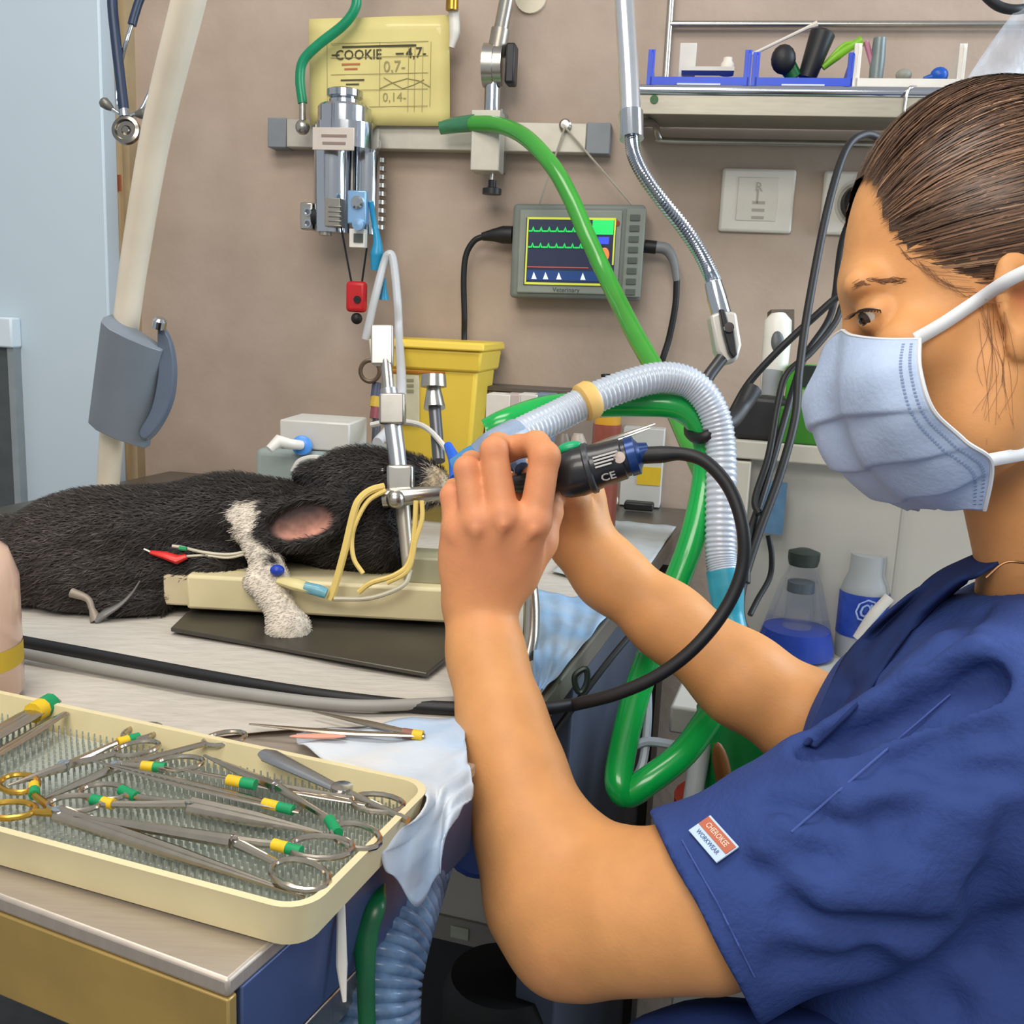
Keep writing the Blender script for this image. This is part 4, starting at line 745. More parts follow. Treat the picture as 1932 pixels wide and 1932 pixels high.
# black stool
so_ = D(950, 1830, 1.0); sz_ = float(so_[2]); stl = thing('stool', 'black round padded stool standing under the table behind the elbow', 'stool', np.array([so_[0], so_[1], 0]))
m = MB(); m.lathe(np.array([so_[0], so_[1], sz_-.10]), wZ, [(0, 0), (.05, 0), (.058, .02), (.06, .075), (.052, .095), (0, .102)], 36); build(m, 'seat', mat('seat_black', '0d0d0f', .6, 0, .1), stl)
m = MB(); m.lathe(np.array([so_[0], so_[1], .06]), wZ, [(.02, 0), (.02, sz_-.16)], 16); build(m, 'column', satin, stl)
for k in range(5):
    a_ = 2*math.pi*k/5; m = MB(); c = np.array([so_[0], so_[1], .06]); m.tube([c, c+np.array([.13*math.cos(a_), .13*math.sin(a_), -.02]), c+np.array([.135*math.cos(a_), .135*math.sin(a_), -.05])], .01, 10); build(m, 'leg', black, stl)
# things hanging below the cart
P_ = path([(800, 1560, .68), (772, 1640, .63), (740, 1730, .59), (712, 1840, .565), (704, 1960, .56), (704, 2100, .58)], 18)
m = MB(); m.tube(P_, [.0262 if k % 3 else .0238 for k in range(len(P_))], 20); build(m, 'suction_hose', mat('suction_blue', '7fa3cc', .25, 0, .2, 60, c2='465f80', trans=.2), sm=60, label='wide corrugated blue suction hose hanging below the cart', cat='hose')
m = MB(); m.tube(path([(716, 1668, .545), (708, 1710, .53), (690, 1770, .525), (690, 1850, .52), (694, 1990, .52)]), [.0035, .0055, .0065, .0048, .0045], 12, flat=.5); build(m, 'green_strap', mat('strap_green', '0b5f38', .3, 0, .15, trans=.2), label='dark green plastic strap hanging in front of the blue hose', cat='strap')
m = MB(); m.tube(path([(642, 1690, .505), (644, 1740, .50), (645, 1820, .50), (650, 1890, .50)]), [.0022, .0022, .0028, .001], 8, flat=.6); build(m, 'white_tie', white, label='thin white cable tie hanging from the cart side', cat='tie')
# ================================================================== SIGNED DISTANCE VOLUMES (organic bodies)
class Vol:
    def __init__(s, lo, hi, h):
        s.lo = np.asarray(lo, float); s.h = h; s.n = (np.ceil((np.asarray(hi)-s.lo)/h)).astype(int)+1; s.G = np.full(s.n, .5, np.float32)
    def win(s, lo, hi):
        a = np.clip(np.floor((np.asarray(lo)-s.lo)/s.h).astype(int), 0, s.n-1); b = np.clip(np.ceil((np.asarray(hi)-s.lo)/s.h).astype(int)+1, 1, s.n)
        sl = tuple(slice(i, j) for i, j in zip(a, b)); X = [(s.lo[k]+s.h*np.arange(a[k], b[k])).astype(np.float32) for k in range(3)]
        return sl, X[0][:, None, None], X[1][None, :, None], X[2][None, None, :]
    def _mix(s, sl, d, k, op):
        w_ = s.G[sl]
        if op == 'sub':
            d = -d; k = max(k, 1e-5); h = np.clip(.5-.5*(w_-d)/k, 0, 1); s.G[sl] = w_*(1-h)+d*h+k*h*(1-h)
        else:
            h = np.clip(.5+.5*(w_-d)/k, 0, 1); s.G[sl] = w_*(1-h)+d*h-k*h*(1-h)
    def cone(s, a, ra, b, rb, k=.008, op='add'):
        a, b = np.asarray(a, float), np.asarray(b, float); r = max(ra, rb)+k*1.2+s.h*2
        sl, X, Y, Z = s.win(np.minimum(a, b)-r, np.maximum(a, b)+r)
        if s.G[sl].size == 0: return s
        ab = b-a; t = np.clip(((X-a[0])*ab[0]+(Y-a[1])*ab[1]+(Z-a[2])*ab[2])/(ab@ab+1e-12), 0, 1)
        d = np.sqrt((X-a[0]-t*ab[0])**2+(Y-a[1]-t*ab[1])**2+(Z-a[2]-t*ab[2])**2)-(ra+t*(rb-ra))
        s._mix(sl, d, k, op); return s
    def chain(s, pts, k=.008, op='add'):
        for (a, ra), (b, rb) in zip(pts[:-1], pts[1:]): s.cone(a, ra, b, rb, k, op)
        return s
    def ell(s, c, ax, k=.008, op='add'):
        c = np.asarray(c, float); A = np.asarray(ax, float); R = np.linalg.norm(A, axis=1); U = A/R[:, None]
        ext = np.sqrt(((U*R[:, None])**2).sum(0))+k*1.2+s.h*2
        sl, X, Y, Z = s.win(c-ext, c+ext)
        if s.G[sl].size == 0: return s
        k0 = 0; k1 = 0
        for i in range(3):
            q_ = (X-c[0])*U[i, 0]+(Y-c[1])*U[i, 1]+(Z-c[2])*U[i, 2]; k0 = k0+(q_/R[i])**2; k1 = k1+(q_/R[i]**2)**2
        k0 = np.sqrt(k0); k1 = np.sqrt(k1)+1e-6; s._mix(sl, k0*(k0-1)/k1, k, op); return s
    def plane_cut(s, p, n, k=.001):   # remove the side the normal points to
        n = nrm(n); X = [s.lo[i]+s.h*np.arange(s.n[i]) for i in range(3)]
        d = ((X[0]-p[0])*n[0])[:, None, None]+((X[1]-p[1])*n[1])[None, :, None]+((X[2]-p[2])*n[2])[None, None, :]
        s.G = np.maximum(s.G, d.astype(np.float32)); return s
    def sample(s, P):
        q_ = (np.asarray(P)-s.lo)/s.h; i = np.clip(np.round(q_).astype(int), 0, s.n-1); return s.G[i[..., 0], i[..., 1], i[..., 2]]
    def hit(s, x, y, d0=.4, d1=1.2):
        ds = np.arange(d0, d1, s.h*.5); P = cC+ray(x, y)*ds[:, None]
        ok = np.all((P > s.lo) & (P < s.lo+s.h*(s.n-1)), axis=1); v = np.where(ok, s.sample(P), 1); i = np.argmax(v < 0)
        return ds[i] if v[i] < 0 else None
    def mesh(s, relax=2):
        G = s.G; S = (G < 0); n = s.n
        c = np.zeros(n-1, np.uint8)
        for i in (0, 1):
            for j in (0, 1):
                for k in (0, 1): c += S[i:n[0]-1+i, j:n[1]-1+j, k:n[2]-1+k]
        ids = np.flatnonzero((c > 0) & (c < 8)); I = np.stack(np.unravel_index(ids, c.shape), 1)
        cor = [(i, j, k) for i in (0, 1) for j in (0, 1) for k in (0, 1)]
        val = np.stack([G[I[:, 0]+i, I[:, 1]+j, I[:, 2]+k] for i, j, k in cor], 1)
        P = np.zeros((len(ids), 3)); W = np.zeros(len(ids))
        for a in range(8):
            for b in range(a+1, 8):
                if sum(abs(cor[a][q]-cor[b][q]) for q in range(3)) != 1: continue
                m_ = (val[:, a] < 0) != (val[:, b] < 0); t = np.where(m_, val[:, a]/(val[:, a]-val[:, b]+1e-12), 0)[:, None]
                P += np.where(m_[:, None], np.array(cor[a])*(1-t)+np.array(cor[b])*t, 0); W += m_
        P = (I+P/W[:, None])*s.h+s.lo
        Fs = []; cs = c.shape; st_ = np.array([cs[1]*cs[2], cs[2], 1])
        for ax in range(3):
            o = [(ax+1) % 3, (ax+2) % 3]
            A = [slice(None)]*3; B = [slice(None)]*3; A[ax] = slice(0, -1); B[ax] = slice(1, None)
            for q in o: A[q] = slice(1, n[q]-1); B[q] = slice(1, n[q]-1)
            sa, sb2 = S[tuple(A)], S[tuple(B)]; e = np.argwhere(sa != sb2)
            if not len(e): continue
            fl_ = sa[e[:, 0], e[:, 1], e[:, 2]]
            e = e.copy()
            for q in o: e[:, q] += 1
            u = np.zeros(3, int); u[o[0]] = 1; v = np.zeros(3, int); v[o[1]] = 1
            f_ = np.stack([(e-u-v)@st_, (e-v)@st_, e@st_, (e-u)@st_], 1); f_[~fl_] = f_[~fl_][:, ::-1]; Fs.append(f_)
        Fq = np.searchsorted(ids, np.concatenate(Fs))
        for _ in range(relax):
            acc = np.zeros_like(P); cnt = np.zeros(len(P))
            for k in range(4):
                a, b = Fq[:, k], Fq[:, (k+1) % 4]
                for q in range(3): acc[:, q] += np.bincount(a, P[b, q], len(P))+np.bincount(b, P[a, q], len(P))
                cnt += np.bincount(a, minlength=len(P))+np.bincount(b, minlength=len(P))
            P = P*.5+.5*acc/np.maximum(cnt, 1)[:, None]
        return P, Fq
def npbuild(P, Fq, name, mt, parent, cols=None, **kw):
    mb = MB(); mb.v = P; mb.f = Fq.tolist()
    return build(mb, name, mt, parent, sm=180, cols=cols, **kw)
def vnormals(P, Fq):
    a = np.cross(P[Fq[:, 2]]-P[Fq[:, 0]], P[Fq[:, 3]]-P[Fq[:, 1]]); N = np.zeros_like(P)
    for k in range(4):
        for q in range(3): N[:, q] += np.bincount(Fq[:, k], a[:, q], len(P))
    return N/(np.linalg.norm(N, axis=1)[:, None]+1e-12)
def segdist(P, a, b):
    a, b = np.asarray(a), np.asarray(b); ab = b-a; t = np.clip(((P-a)@ab)/(ab@ab+1e-12), 0, 1); return np.linalg.norm(P-a-t[:, None]*ab, axis=1)

# ================================================================== DENTAL PLATFORM
dp = thing('dental_platform', 'cream rabbit dental platform on a dark steel plate with chrome gag rod', 'platform', Zp(580, 1230))
zpl = .9075
m = MB(); m.prism([Zp(322, 1192, zpl-.001), Zp(805, 1278, zpl-.001), Zp(905, 1195, zpl-.001), Zp(905, 1120, zpl-.001), Zp(430, 1085, zpl-.001)], wZ*.0035); build(m, 'base_plate', mat('plate_dark', '55524c', .38, .7, .1, 20), dp, bevel=.0008)
dF = .885; pA, pB = D(352, 1160, dF), D(862, 1158, dF-.01); px_ = nrm(pB-pA); px_[2] = 0; px_ = nrm(px_); py_ = np.array([-px_[1], px_[0], 0])
zt_ = D(600, 1092, dF)[2]; zb_ = D(600, 1160, dF)[2]; wid = np.linalg.norm(pB-pA)
m = MB(); c = (pA+pB)/2+py_*.055; m.box([c[0], c[1], (zt_+zb_)/2], px_*wid/2, py_*.055, wZ*(zt_-zb_)/2); build(m, 'deck', cream, dp, bevel=.003)
m = MB(); c = pA-px_*.012+py_*.05; m.box([c[0], c[1], (zb_+zt_)/2-.002], px_*.0125, py_*.04, wZ*(zt_-zb_)*.45); build(m, 'end_block', mat('cream_dark', 'cdbf9c', .5, 0, .05), dp, bevel=.002)
for u_ in (.25, .8):
    m = MB(); c = pA+px_*wid*u_+py_*.06; m.box([c[0], c[1], (zb_+zpl+.003)/2], px_*.02, py_*.03, wZ*(zb_-zpl-.003)/2); build(m, 'support_foot', mat('foot_dark', '3f3d39', .5, .3, .1), dp)
m = MB(); c = D(812, 1075, dF-.002)+py_*.02; m.box([c[0], c[1], zt_+.011], px_*.022, py_*.02, wZ*.012); build(m, 'rod_block', mat('block_greygreen', '9d9a80', .5, 0, .05), dp, bevel=.002)
m = MB(); m.tube([D(724, 632, .925), D(734, 745, .915)], .0052, 12); build(m, 'upper_rod', satin, dp)
m = MB(); m.box(D(722, 652, .923), cR*.010, cU*.018, cF*.007); build(m, 'rod_cap', mat('cap_steel', 'c3beb6', .3, .8, .05), dp, bevel=.0015)
m = MB(); m.tube([D(703, 640, .925), D(707, 672, .925)], .0036, 8); build(m, 'cap_spring', mat('ivory', 'd8cfb4', .5, 0, .05), dp)
m = MB(); m.tube([D(733, 735, .916), D(748, 850, .906), D(757, 930, .900)], .0082, 14); build(m, 'slide_tube', mat('slide_grey', 'a5a8ab', .32, .8, .04), dp)
m = MB(); m.box(D(741, 772, .908), cR*.0115, cU*.014, cF*.008); build(m, 'slide_collar', satin, dp, bevel=.002)
m = MB(); m.tube([D(757, 930, .90), D(764, 1000, .897), D(772, 1085, .893)], [.007, .0062, .0055], 14); build(m, 'lower_rod', mat('rod_cream', 'b6afa2', .35, .6, .05), dp)
m = MB(); m.box(D(756, 905, .893), cR*.012, cU*.013, cF*.009); build(m, 'clamp_block', satin, dp, bevel=.003)
m = MB(); m.tube([D(722, 940, .885), D(760, 937, .885), D(822, 930, .885), D(845, 928, .89)], [.0085, .0085, .0062, .004], 14); build(m, 'cross_bar', satin, dp)
m = MB(); m.ball(D(746, 942, .878), .0085); build(m, 'thumb_screw', satin, dp)
m = MB(); m.tube([D(818, 728, 1.0), D(820, 770, .995)], [.0065, .011], 14); m.lathe(D(818, 730, 1.0), cU, [(.0, 0), (.013, 0), (.012, .012), (0, .014)], 16); build(m, 'second_knob', satin, dp)
m = MB(); m.tube([D(820, 768, .996), D(828, 870, .97)], .0062, 12); build(m, 'second_rod', mat('rod_dark', '5d5e62', .35, .6, .05), dp)
m = MB(); m.tube(path([(845, 840, .95), (858, 870, .93), (862, 905, .91)]), [.004, .006, .007], 12); build(m, 'blue_valve', mat('valve_blue', '1f5fd0', .3, 0, .08), dp)
m = MB(); m.tube(path([(700, 802, .99), (745, 795, .985), (800, 805, .98), (840, 845, .96), (862, 885, .93)]), .0028, 8); build(m, 'white_line', mat('lead_white2', 'cfccc4', .35, 0, .03), dp)
# yellow elastic tubing
ey_ = mat('latex_yellow', 'd6bb6a', .45, 0, .06)
for i, (pt, r_, lb) in enumerate((([(725, 918, .872), (700, 925, .868), (680, 940, .864), (668, 965, .862), (650, 1040, .86), (632, 1105, .858), (622, 1132, .857)], .0034, 'thick yellow latex band running down left of the rod'),
        ([(728, 925, .87), (695, 945, .866), (672, 985, .862), (664, 1020, .862), (668, 1055, .86), (685, 1082, .858)], .0021, 'thin pale yellow tube curving beside the rabbit jaw'),
        ([(785, 945, .872), (782, 1000, .868), (772, 1060, .862), (745, 1085, .858), (700, 1100, .856), (676, 1118, .855)], .0024, 'yellow tube hanging right of the rod and trailing on the platform'),
        ([(796, 945, .872), (796, 980, .868), (784, 1020, .864), (770, 1075, .86), (730, 1100, .857)], .0021, 'second thin yellow tube beside the lower rod'))):
    m = MB(); m.tube(path(pt), r_, 8); build(m, 'latex_tube', ey_, label=lb, cat='tube', group='yellow latex tubes on the platform')
m = MB(); m.tube(path([(775, 1075, .862), (760, 1105, .858), (700, 1128, .856), (630, 1130, .856)]), .002, 8); build(m, 'infusion_line', mat('infusion', 'd3cdb6', .3, 0, .03, trans=.3), label='clear infusion line lying along the platform edge', cat='line')
# catheter with blue cap on the foreleg
ct = thing('iv_catheter', 'taped intravenous catheter with blue cap on the rabbit foreleg', 'catheter', D(545, 1100, .855))
m = MB(); m.tube(path([(528, 1095, .862), (560, 1103, .857), (590, 1112, .855)]), [.006, .0085, .007], 12, flat=.6); build(m, 'tape_wrap', mat('tape_cream', 'd3c78f', .5, 0, .06), ct)
m = MB(); m.tube(path([(575, 1108, .853), (600, 1114, .852), (616, 1120, .852)]), [.0048, .0052, .0045], 12); build(m, 'hub', mat('hub_aqua', '7fc0d4', .25, 0, .06, trans=.4), ct)
m = MB(); m.ell(D(523, 1076, .86), cR*.0062, cU*.005, cF*.006); build(m, 'blue_cap', mat('cap_blue', '1f3fae', .4, 0, .08), ct)

# ================================================================== RABBIT
rb = thing('rabbit', 'black and white rabbit lying on its belly under anaesthesia', 'rabbit', Zp(250, 1090))
V = Vol((-.56, .77, .895), (-.04, 1.12, 1.12), .0021)
def re_(x, y, d, rx, ry, rd, k=.02, op='add', tilt=0):
    a = math.radians(tilt); ux_, uy_ = cR*math.cos(a)+cU*math.sin(a), cU*math.cos(a)-cR*math.sin(a)
    V.ell(D(x, y, d), [ux_*rp(rx, d), uy_*rp(ry, d), cF*rd], k, op)
re_(152, 1050, .965, 128, 122, .078, .03); re_(82, 1085, .96, 68, 86, .06, .03); re_(290, 1005, .965, 150, 88, .075, .03); re_(440, 975, .965, 110, 82, .066, .03)
re_(535, 985, .955, 80, 76, .058, .02); re_(300, 1085, .95, 130, 60, .06, .025)
re_(400, 1072, .925, 75, 40, .035, .02)                      # elbow
re_(170, 1100, .925, 100, 72, .042, .012)                    # thigh
V.chain([(D(120, 1148, .905), rp(34, .9)), (D(240, 1148, .90), rp(36, .9)), (D(295, 1138, .90), rp(26, .9))], .008)   # hind foot
V.chain([(D(-40, 1000, .97), .012), (D(35, 1010, .97), .020)], .015)   # tail
re_(690, 915, .945, 105, 72, .048, .010, tilt=-6); re_(775, 910, .945, 58, 48, .036, .02); re_(815, 915, .945, 30, 32, .024, .012)   # head, muzzle
re_(655, 1000, .945, 105, 82, .05, .02); re_(715, 1030, .935, 60, 58, .04, .015)      # cheek and dewlap
re_(604, 897, .962, 46, 27, .03, .004)                       # folded far ear
LW = [D(472, 1000, .905), D(505, 1070, .882), D(528, 1098, .870)]
V.chain([(LW[0], .013), (LW[1], .0125), (LW[2], .010)], .008)
LP = [D(485, 1098, .872), D(512, 1125, .866), D(530, 1150, .858), D(545, 1190, .852), D(556, 1212, .850)]
V.chain([(LP[0], .0115), (LP[1], .0105), (LP[2], .0112), (LP[3], .0172), (LP[4], .0115)], .008)
re_(720, 888, .897, 12, 8, .006, .004, 'sub')
EC = D(575, 985, .885); eu, ev = cR*math.cos(.25)+cU*math.sin(.25), cU*math.cos(.25)-cR*math.sin(.25)
V.ell(EC, [eu*rp(92, .885), ev*rp(52, .885), cF*.013], .006)
V.cone(D(645, 955, .895), .018, D(610, 965, .89), .016, .01)
EI = EC+cF*-.0105; V.ell(EI-eu*.002, [eu*rp(72, .88), ev*rp(36, .88), cF*.015], .005, 'sub')
V.plane_cut((0, 0, .9055), (0, 0, -1))
P, Fq = V.mesh(2); N = vnormals(P, Fq)
def wn(P, f, s_=0): return np.sin(P[:, 0]*f+s_)*np.sin(P[:, 1]*f*1.3+s_*2)*np.sin(P[:, 2]*f*1.1+s_*3)
blk = np.array(lin('2a2726')); wht = np.array(lin('d3cabb')); brn = np.array(lin('4a4038')); pnk = np.array(lin('c08a78')); crm = np.array(lin('c9b79a'))
def rcol(P):
    c_ = blk[None]*(1+.3*wn(P, 160)[:, None]); hb = np.clip((-.30-P[:, 0])/.2, 0, 1)[:, None]*.5; c_ = c_*(1-hb)+brn*hb
    j = .003*wn(P, 260, 1)
    d1 = np.minimum(segdist(P, LW[0], LW[1])-.0135, segdist(P, LW[1], LW[2])-.0125); d1 = np.minimum(d1, segdist(P, D(465, 975, .905), D(480, 1010, .9))-.014)
    d2 = np.min([segdist(P, LP[i], LP[i+1])-(.0175 if i < 2 else .025) for i in range(4)], 0)
    w_ = np.clip((.0025-(np.minimum(d1, d2)+j))/.003, 0, 1)[:, None]; c_ = c_*(1-w_)+wht*w_
    mz = np.clip((.020-np.linalg.norm(P-D(826, 915, .93), axis=1)+j)/.006, 0, 1)[:, None]; c_ = c_*(1-mz)+crm*mz
    q_ = P-EI; e_ = ((q_@eu)/rp(66, .88))**2+((q_@ev)/rp(33, .88))**2; fr = (np.abs(q_@cF) < .02)
    pk = (np.clip((1-e_)/.35, 0, 1)*fr)[:, None]; low = np.clip(.5-(q_@ev)/rp(40, .88), 0, 1)[:, None]
    c_ = c_*(1-pk)+(pnk*low+np.array(lin('5a5152'))*(1-low))*pk
    return c_, pk[:, 0]
C_, PK = rcol(P)
npbuild(P, Fq, 'body', mat('rabbit_skin', '202020', .75, 0, .25, 120, attr=True, spec=.25), rb, np.c_[C_, np.ones(len(C_))])
r8 = np.random.default_rng(3); sel = r8.choice(len(P), 46000); sel = sel[(PK[sel] < .05) & (P[sel, 2] > .909)]
n_ = len(sel); p0 = P[sel]; nn = N[sel]; flow = np.array([-.9, 0, -.35])+r8.normal(0, .28, (n_, 3)); flow -= nn*(flow*nn).sum(1)[:, None]; flow /= np.linalg.norm(flow, axis=1)[:, None]
isw = C_[sel].mean(1) > .25; ln = r8.uniform(.006, .0115, n_)*np.where(isw, .42, 1); dr = flow*.9+nn*r8.uniform(.25, .6, n_)[:, None]; dr /= np.linalg.norm(dr, axis=1)[:, None]
side = np.cross(dr, nn); side /= np.linalg.norm(side, axis=1)[:, None]+1e-9; wd = (.00042)
a_ = p0+side*wd; b_ = p0-side*wd; mid = p0+dr*ln[:, None]*.55+nn*.0004; c1 = mid+side*wd*.8; c2 = mid-side*wd*.8; tip = p0+(dr*.95-nn*.12)*ln[:, None]
FV = np.stack([a_, b_, c2, c1, tip], 1).reshape(-1, 3); base_i = np.arange(n_)*5
FF = [(i, i+1, i+2, i+3) for i in base_i]+[(i+3, i+2, i+4) for i in base_i]
shade = r8.choice([.8, 1.0, 1.3, 2.0, 3.0], n_, p=[.2, .35, .25, .14, .06]); shade = np.where(isw, r8.uniform(.85, 1.05, n_), shade)
FC = np.repeat(C_[sel]*shade[:, None], 5, 0); FC[4::5] *= 1.2
mb = MB(); mb.v = FV; mb.f = FF
build(mb, 'fur', mat('rabbit_fur', '202020', .6, 0, .1, 100, attr=True, spec=.35), rb, sm=180, cols=np.c_[np.clip(FC, 0, 1), np.ones(len(FC))], kind='stuff')
hd_ = V.hit(722, 890) or .9
m = MB(); m.ball(D(722, 890, hd_+.0035), .0052); build(m, 'eye', mat('rabbit_eye', '17100c', .08, 0, 0, coat=.6), rb)
# leads on the rabbit
he = V.hit(320, 1050) or .9
rc = thing('red_clip', 'red crocodile clip with white leads on the rabbit flank', 'clip', D(315, 1050, he-.004))
m = MB(); m.tube([D(285, 1042, he-.007), D(312, 1048, he-.009), D(335, 1056, he-.009), D(352, 1050, he-.008)], [.003, .0055, .0068, .004], 10, flat=.6); build(m, 'jaws', mat('clip_red', 'd2302b', .35, 0, .08), rc)
m = MB(); m.tube([D(272, 1036, he-.006), D(290, 1044, he-.007)], .0014, 6); build(m, 'pin', satin, rc)
hf = V.hit(400, 1040) or he
m = MB(); m.tube(path([(325, 1030, he-.008), (345, 1033, he-.008), (385, 1042, hf-.008), (430, 1046, hf-.008), (468, 1040, hf-.008)]), .0014, 6); m.tube(path([(345, 1050, he-.008), (385, 1048, hf-.008), (430, 1052, hf-.008), (468, 1044, hf-.008)]), .0012, 6); build(m, 'lead_wire', mat('lead_cream', 'c8c2ae', .4, 0, .03), rc)
m = MB(); m.tube(path([(338, 1034, he-.010), (352, 1036, he-.010)]), .002, 8); build(m, 'green_tip', tape_g, rc)
hk_ = V.hit(215, 1130) or .88
mc_ = thing('metal_clip', 'curved grey metal clip hooked over the rabbit hind foot', 'clip', D(190, 1175, hk_-.006))
m = MB(); m.tube(path([(264, 1096, hk_-.008), (248, 1120, hk_-.008), (225, 1142, hk_-.009), (198, 1158, hk_-.009), (183, 1170, hk_-.009)]), [.0012, .002, .0036, .0062, .006], 10, flat=.55); build(m, 'blade', mat('clip_grey', '8f8d8a', .35, .6, .05), mc_)
m = MB(); m.tube(path([(182, 1172, hk_-.009), (174, 1150, hk_-.007), (165, 1130, hk_-.005), (135, 1118, hk_-.004)]), [.0055, .0028, .003, .0045], 10); build(m, 'arm', mat('clip_tan', '93887a', .5, .2, .08), mc_)

# ================================================================== TRAY WITH INSTRUMENTS
zr = .9235; tz = .9015
rA, rB, rC = Zp(575, 1722, zr), Zp(818, 1478, zr), Zp(98, 1307, zr)
ty = nrm(rB-rA); tx = np.array([ty[1], -ty[0], 0]); wT = np.linalg.norm(rB-rA); lT = .33
def TT(u, v, z): p = rA-tx*u+ty*v; return np.array([p[0], p[1], z])
tray = thing('instrument_tray', 'cream plastic instrument tray with silicone spike mat on the cart', 'tray', TT(lT/2, wT/2, tz))
def rrect(u0, u1, v0_, v1_, r_, z, n=6):
    out = []
    for (cu, cv, a0) in ((u0+r_, v0_+r_, 180), (u1-r_, v0_+r_, 270), (u1-r_, v1_-r_, 0), (u0+r_, v1_-r_, 90)):
        for k in range(n+1):
            a = math.radians(a0+90*k/n); out.append(TT(cu+r_*math.cos(a), cv+r_*math.sin(a), z))
    return out
loops = [rrect(.004, lT-.004, .004, wT-.004, .014, tz), rrect(0, lT, 0, wT, .016, zr-.003), rrect(-.001, lT+.001, -.001, wT+.001, .017, zr), rrect(.003, lT-.003, .003, wT-.003, .014, zr), rrect(.006, lT-.006, .006, wT-.006, .012, tz+.004)]
nl = len(loops[0]); m = MB(); V_ = [p for l in loops for p in l]
F_ = [(i*nl+k, (i+1)*nl+k, (i+1)*nl+(k+1) % nl, i*nl+(k+1) % nl) for i in range(len(loops)-1) for k in range(nl)]+[tuple(range(nl)), tuple((len(loops)-1)*nl+k for k in range(nl))[::-1]]
m.add(V_, F_); build(m, 'tray_body', cream, tray, sm=35)
silm = mat('silicone', 'b9bfb4', .35, 0, .04, trans=.25)
m = MB(); m.prism(rrect(.008, lT-.008, .008, wT-.008, .01, tz+.0042), wZ*.002); mt_ = build(m, 'spike_mat', silm, tray)
m = MB(); zs = tz+.006; u_ = .011
while u_ < lT-.010:
    v_ = .011
    while v_ < wT-.010:
        b = TT(u_, v_, zs); V_ = []
        for z, r_ in ((0, .00085), (.0085, .0005)):
            for k in range(4): V_.append(b+np.array([r_*math.cos(k*1.571), r_*math.sin(k*1.571), z]))
        m.add(V_, [(0, 1, 5, 4), (1, 2, 6, 5), (2, 3, 7, 6), (3, 0, 4, 7), (4, 5, 6, 7)]); v_ += .0046
    u_ += .0046
build(m, 'spikes', silm, mt_, sm=0, kind='stuff')
zi = tz+.0165
def I_(x, y, dz=0): return Zp(x, y, zi+dz)
def tapeband(t, A, B, r_, cols):
    n = len(cols); A, B = np.asarray(A), np.asarray(B)
    for i, cm in enumerate(cols): m = MB(); m.tube([A+(B-A)*i/n, A+(B-A)*(i+1)/n], r_, 10); build(m, 'tape_band', cm, t)
def scissors(name, label, ra, rb_, pv, tip, dz=0, mt=instr, hm=None, taped=None, rr_=.0105, jaw=.0028):
    hm = hm or mt; A, B, Pv, Tp = I_(*ra, dz), I_(*rb_, dz+.001), I_(*pv, dz+.0015), I_(*tip, dz)
    t = thing(name, label, name.split('_')[-1] if name.split('_')[-1] in ('scissors', 'holder', 'forceps') else 'instrument', Pv, group='steel instruments lying in the tray')
    dj = nrm(Tp-Pv)
    for ctr_, zz in ((A, 0), (B, .0016)):
        toP = nrm(Pv-ctr_); sd_ = np.array([-toP[1], toP[0], 0]); pts = [ctr_+toP*math.cos(k*math.pi/8)*rr_*1.25+sd_*math.sin(k*math.pi/8)*rr_*.85 for k in range(16)]
        m = MB(); m.tube(pts, .0016, 8, closed=True); build(m, 'finger_ring', hm, t)
        st2 = ctr_+toP*rr_*1.2; m = MB(); m.tube([st2, (st2+Pv)/2, Pv+wZ*zz*.5], [.0018, .0021, .0026], 8); build(m, 'shank', hm if hm is not mt else mt, t)
    for s_ in (-1, 1):
        sd_ = np.array([-dj[1], dj[0], 0])*.0013*s_; m = MB(); m.tube([Pv+sd_+wZ*.0008*s_, Pv+(Tp-Pv)*.5+sd_+wZ*.0006*s_, Tp+sd_*.2], [jaw, jaw*.75, .0006], 8); build(m, 'jaw', mt, t)
    m = MB(); m.lathe(Pv-wZ*.002, wZ, [(0, 0), (.0032, 0), (.0032, .005), (0, .0052)], 12); build(m, 'pivot', chrome, t)
    for ctr_, cols in (taped or []):
        c0 = A if ctr_ == 'a' else B; toP = nrm(Pv-c0); tapeband(t, c0+toP*rr_*1.9, c0+toP*rr_*.7+np.array([-toP[1], toP[0], 0])*rr_*.45, .0029, cols)
    return t
YG = [tape_y, tape_g]; GY = [tape_g, tape_y]
scissors('needle_holder', 'needle holder with yellow and green tape at the back left of the tray', (268, 1380), (258, 1412), (120, 1447), (15, 1482), .001, taped=[('a', YG)])
scissors('artery_forceps', 'long forceps with ring handles at the back middle of the tray', (424, 1393), (338, 1440), (220, 1448), (72, 1512), .003, taped=[('b', YG)])
scissors('curved_scissors', 'scissors with green taped ring left of the tray centre', (196, 1494), (140, 1516), (360, 1520), (610, 1572), .004, taped=[('a', [tape_g]), ('b', YG)], jaw=.0036)
scissors('gold_scissors', 'long scissors with gold plated rings at the left front of the tray', (36, 1478), (18, 1528), (110, 1535), (575, 1692), .002, hm=gold, taped=[('a', GY)], jaw=.0032)
scissors('needle_holder', 'needle holder with two large steel rings at the front right of the tray', (566, 1650), (606, 1598), (440, 1588), (140, 1538), .006, taped=[('b', YG)], rr_=.0122, jaw=.0036)
scissors('artery_forceps', 'forceps with ring handles at the right end of the tray', (712, 1515), (672, 1577), (520, 1485), (385, 1425), .005, taped=[('b', [tape_g])], rr_=.0115)
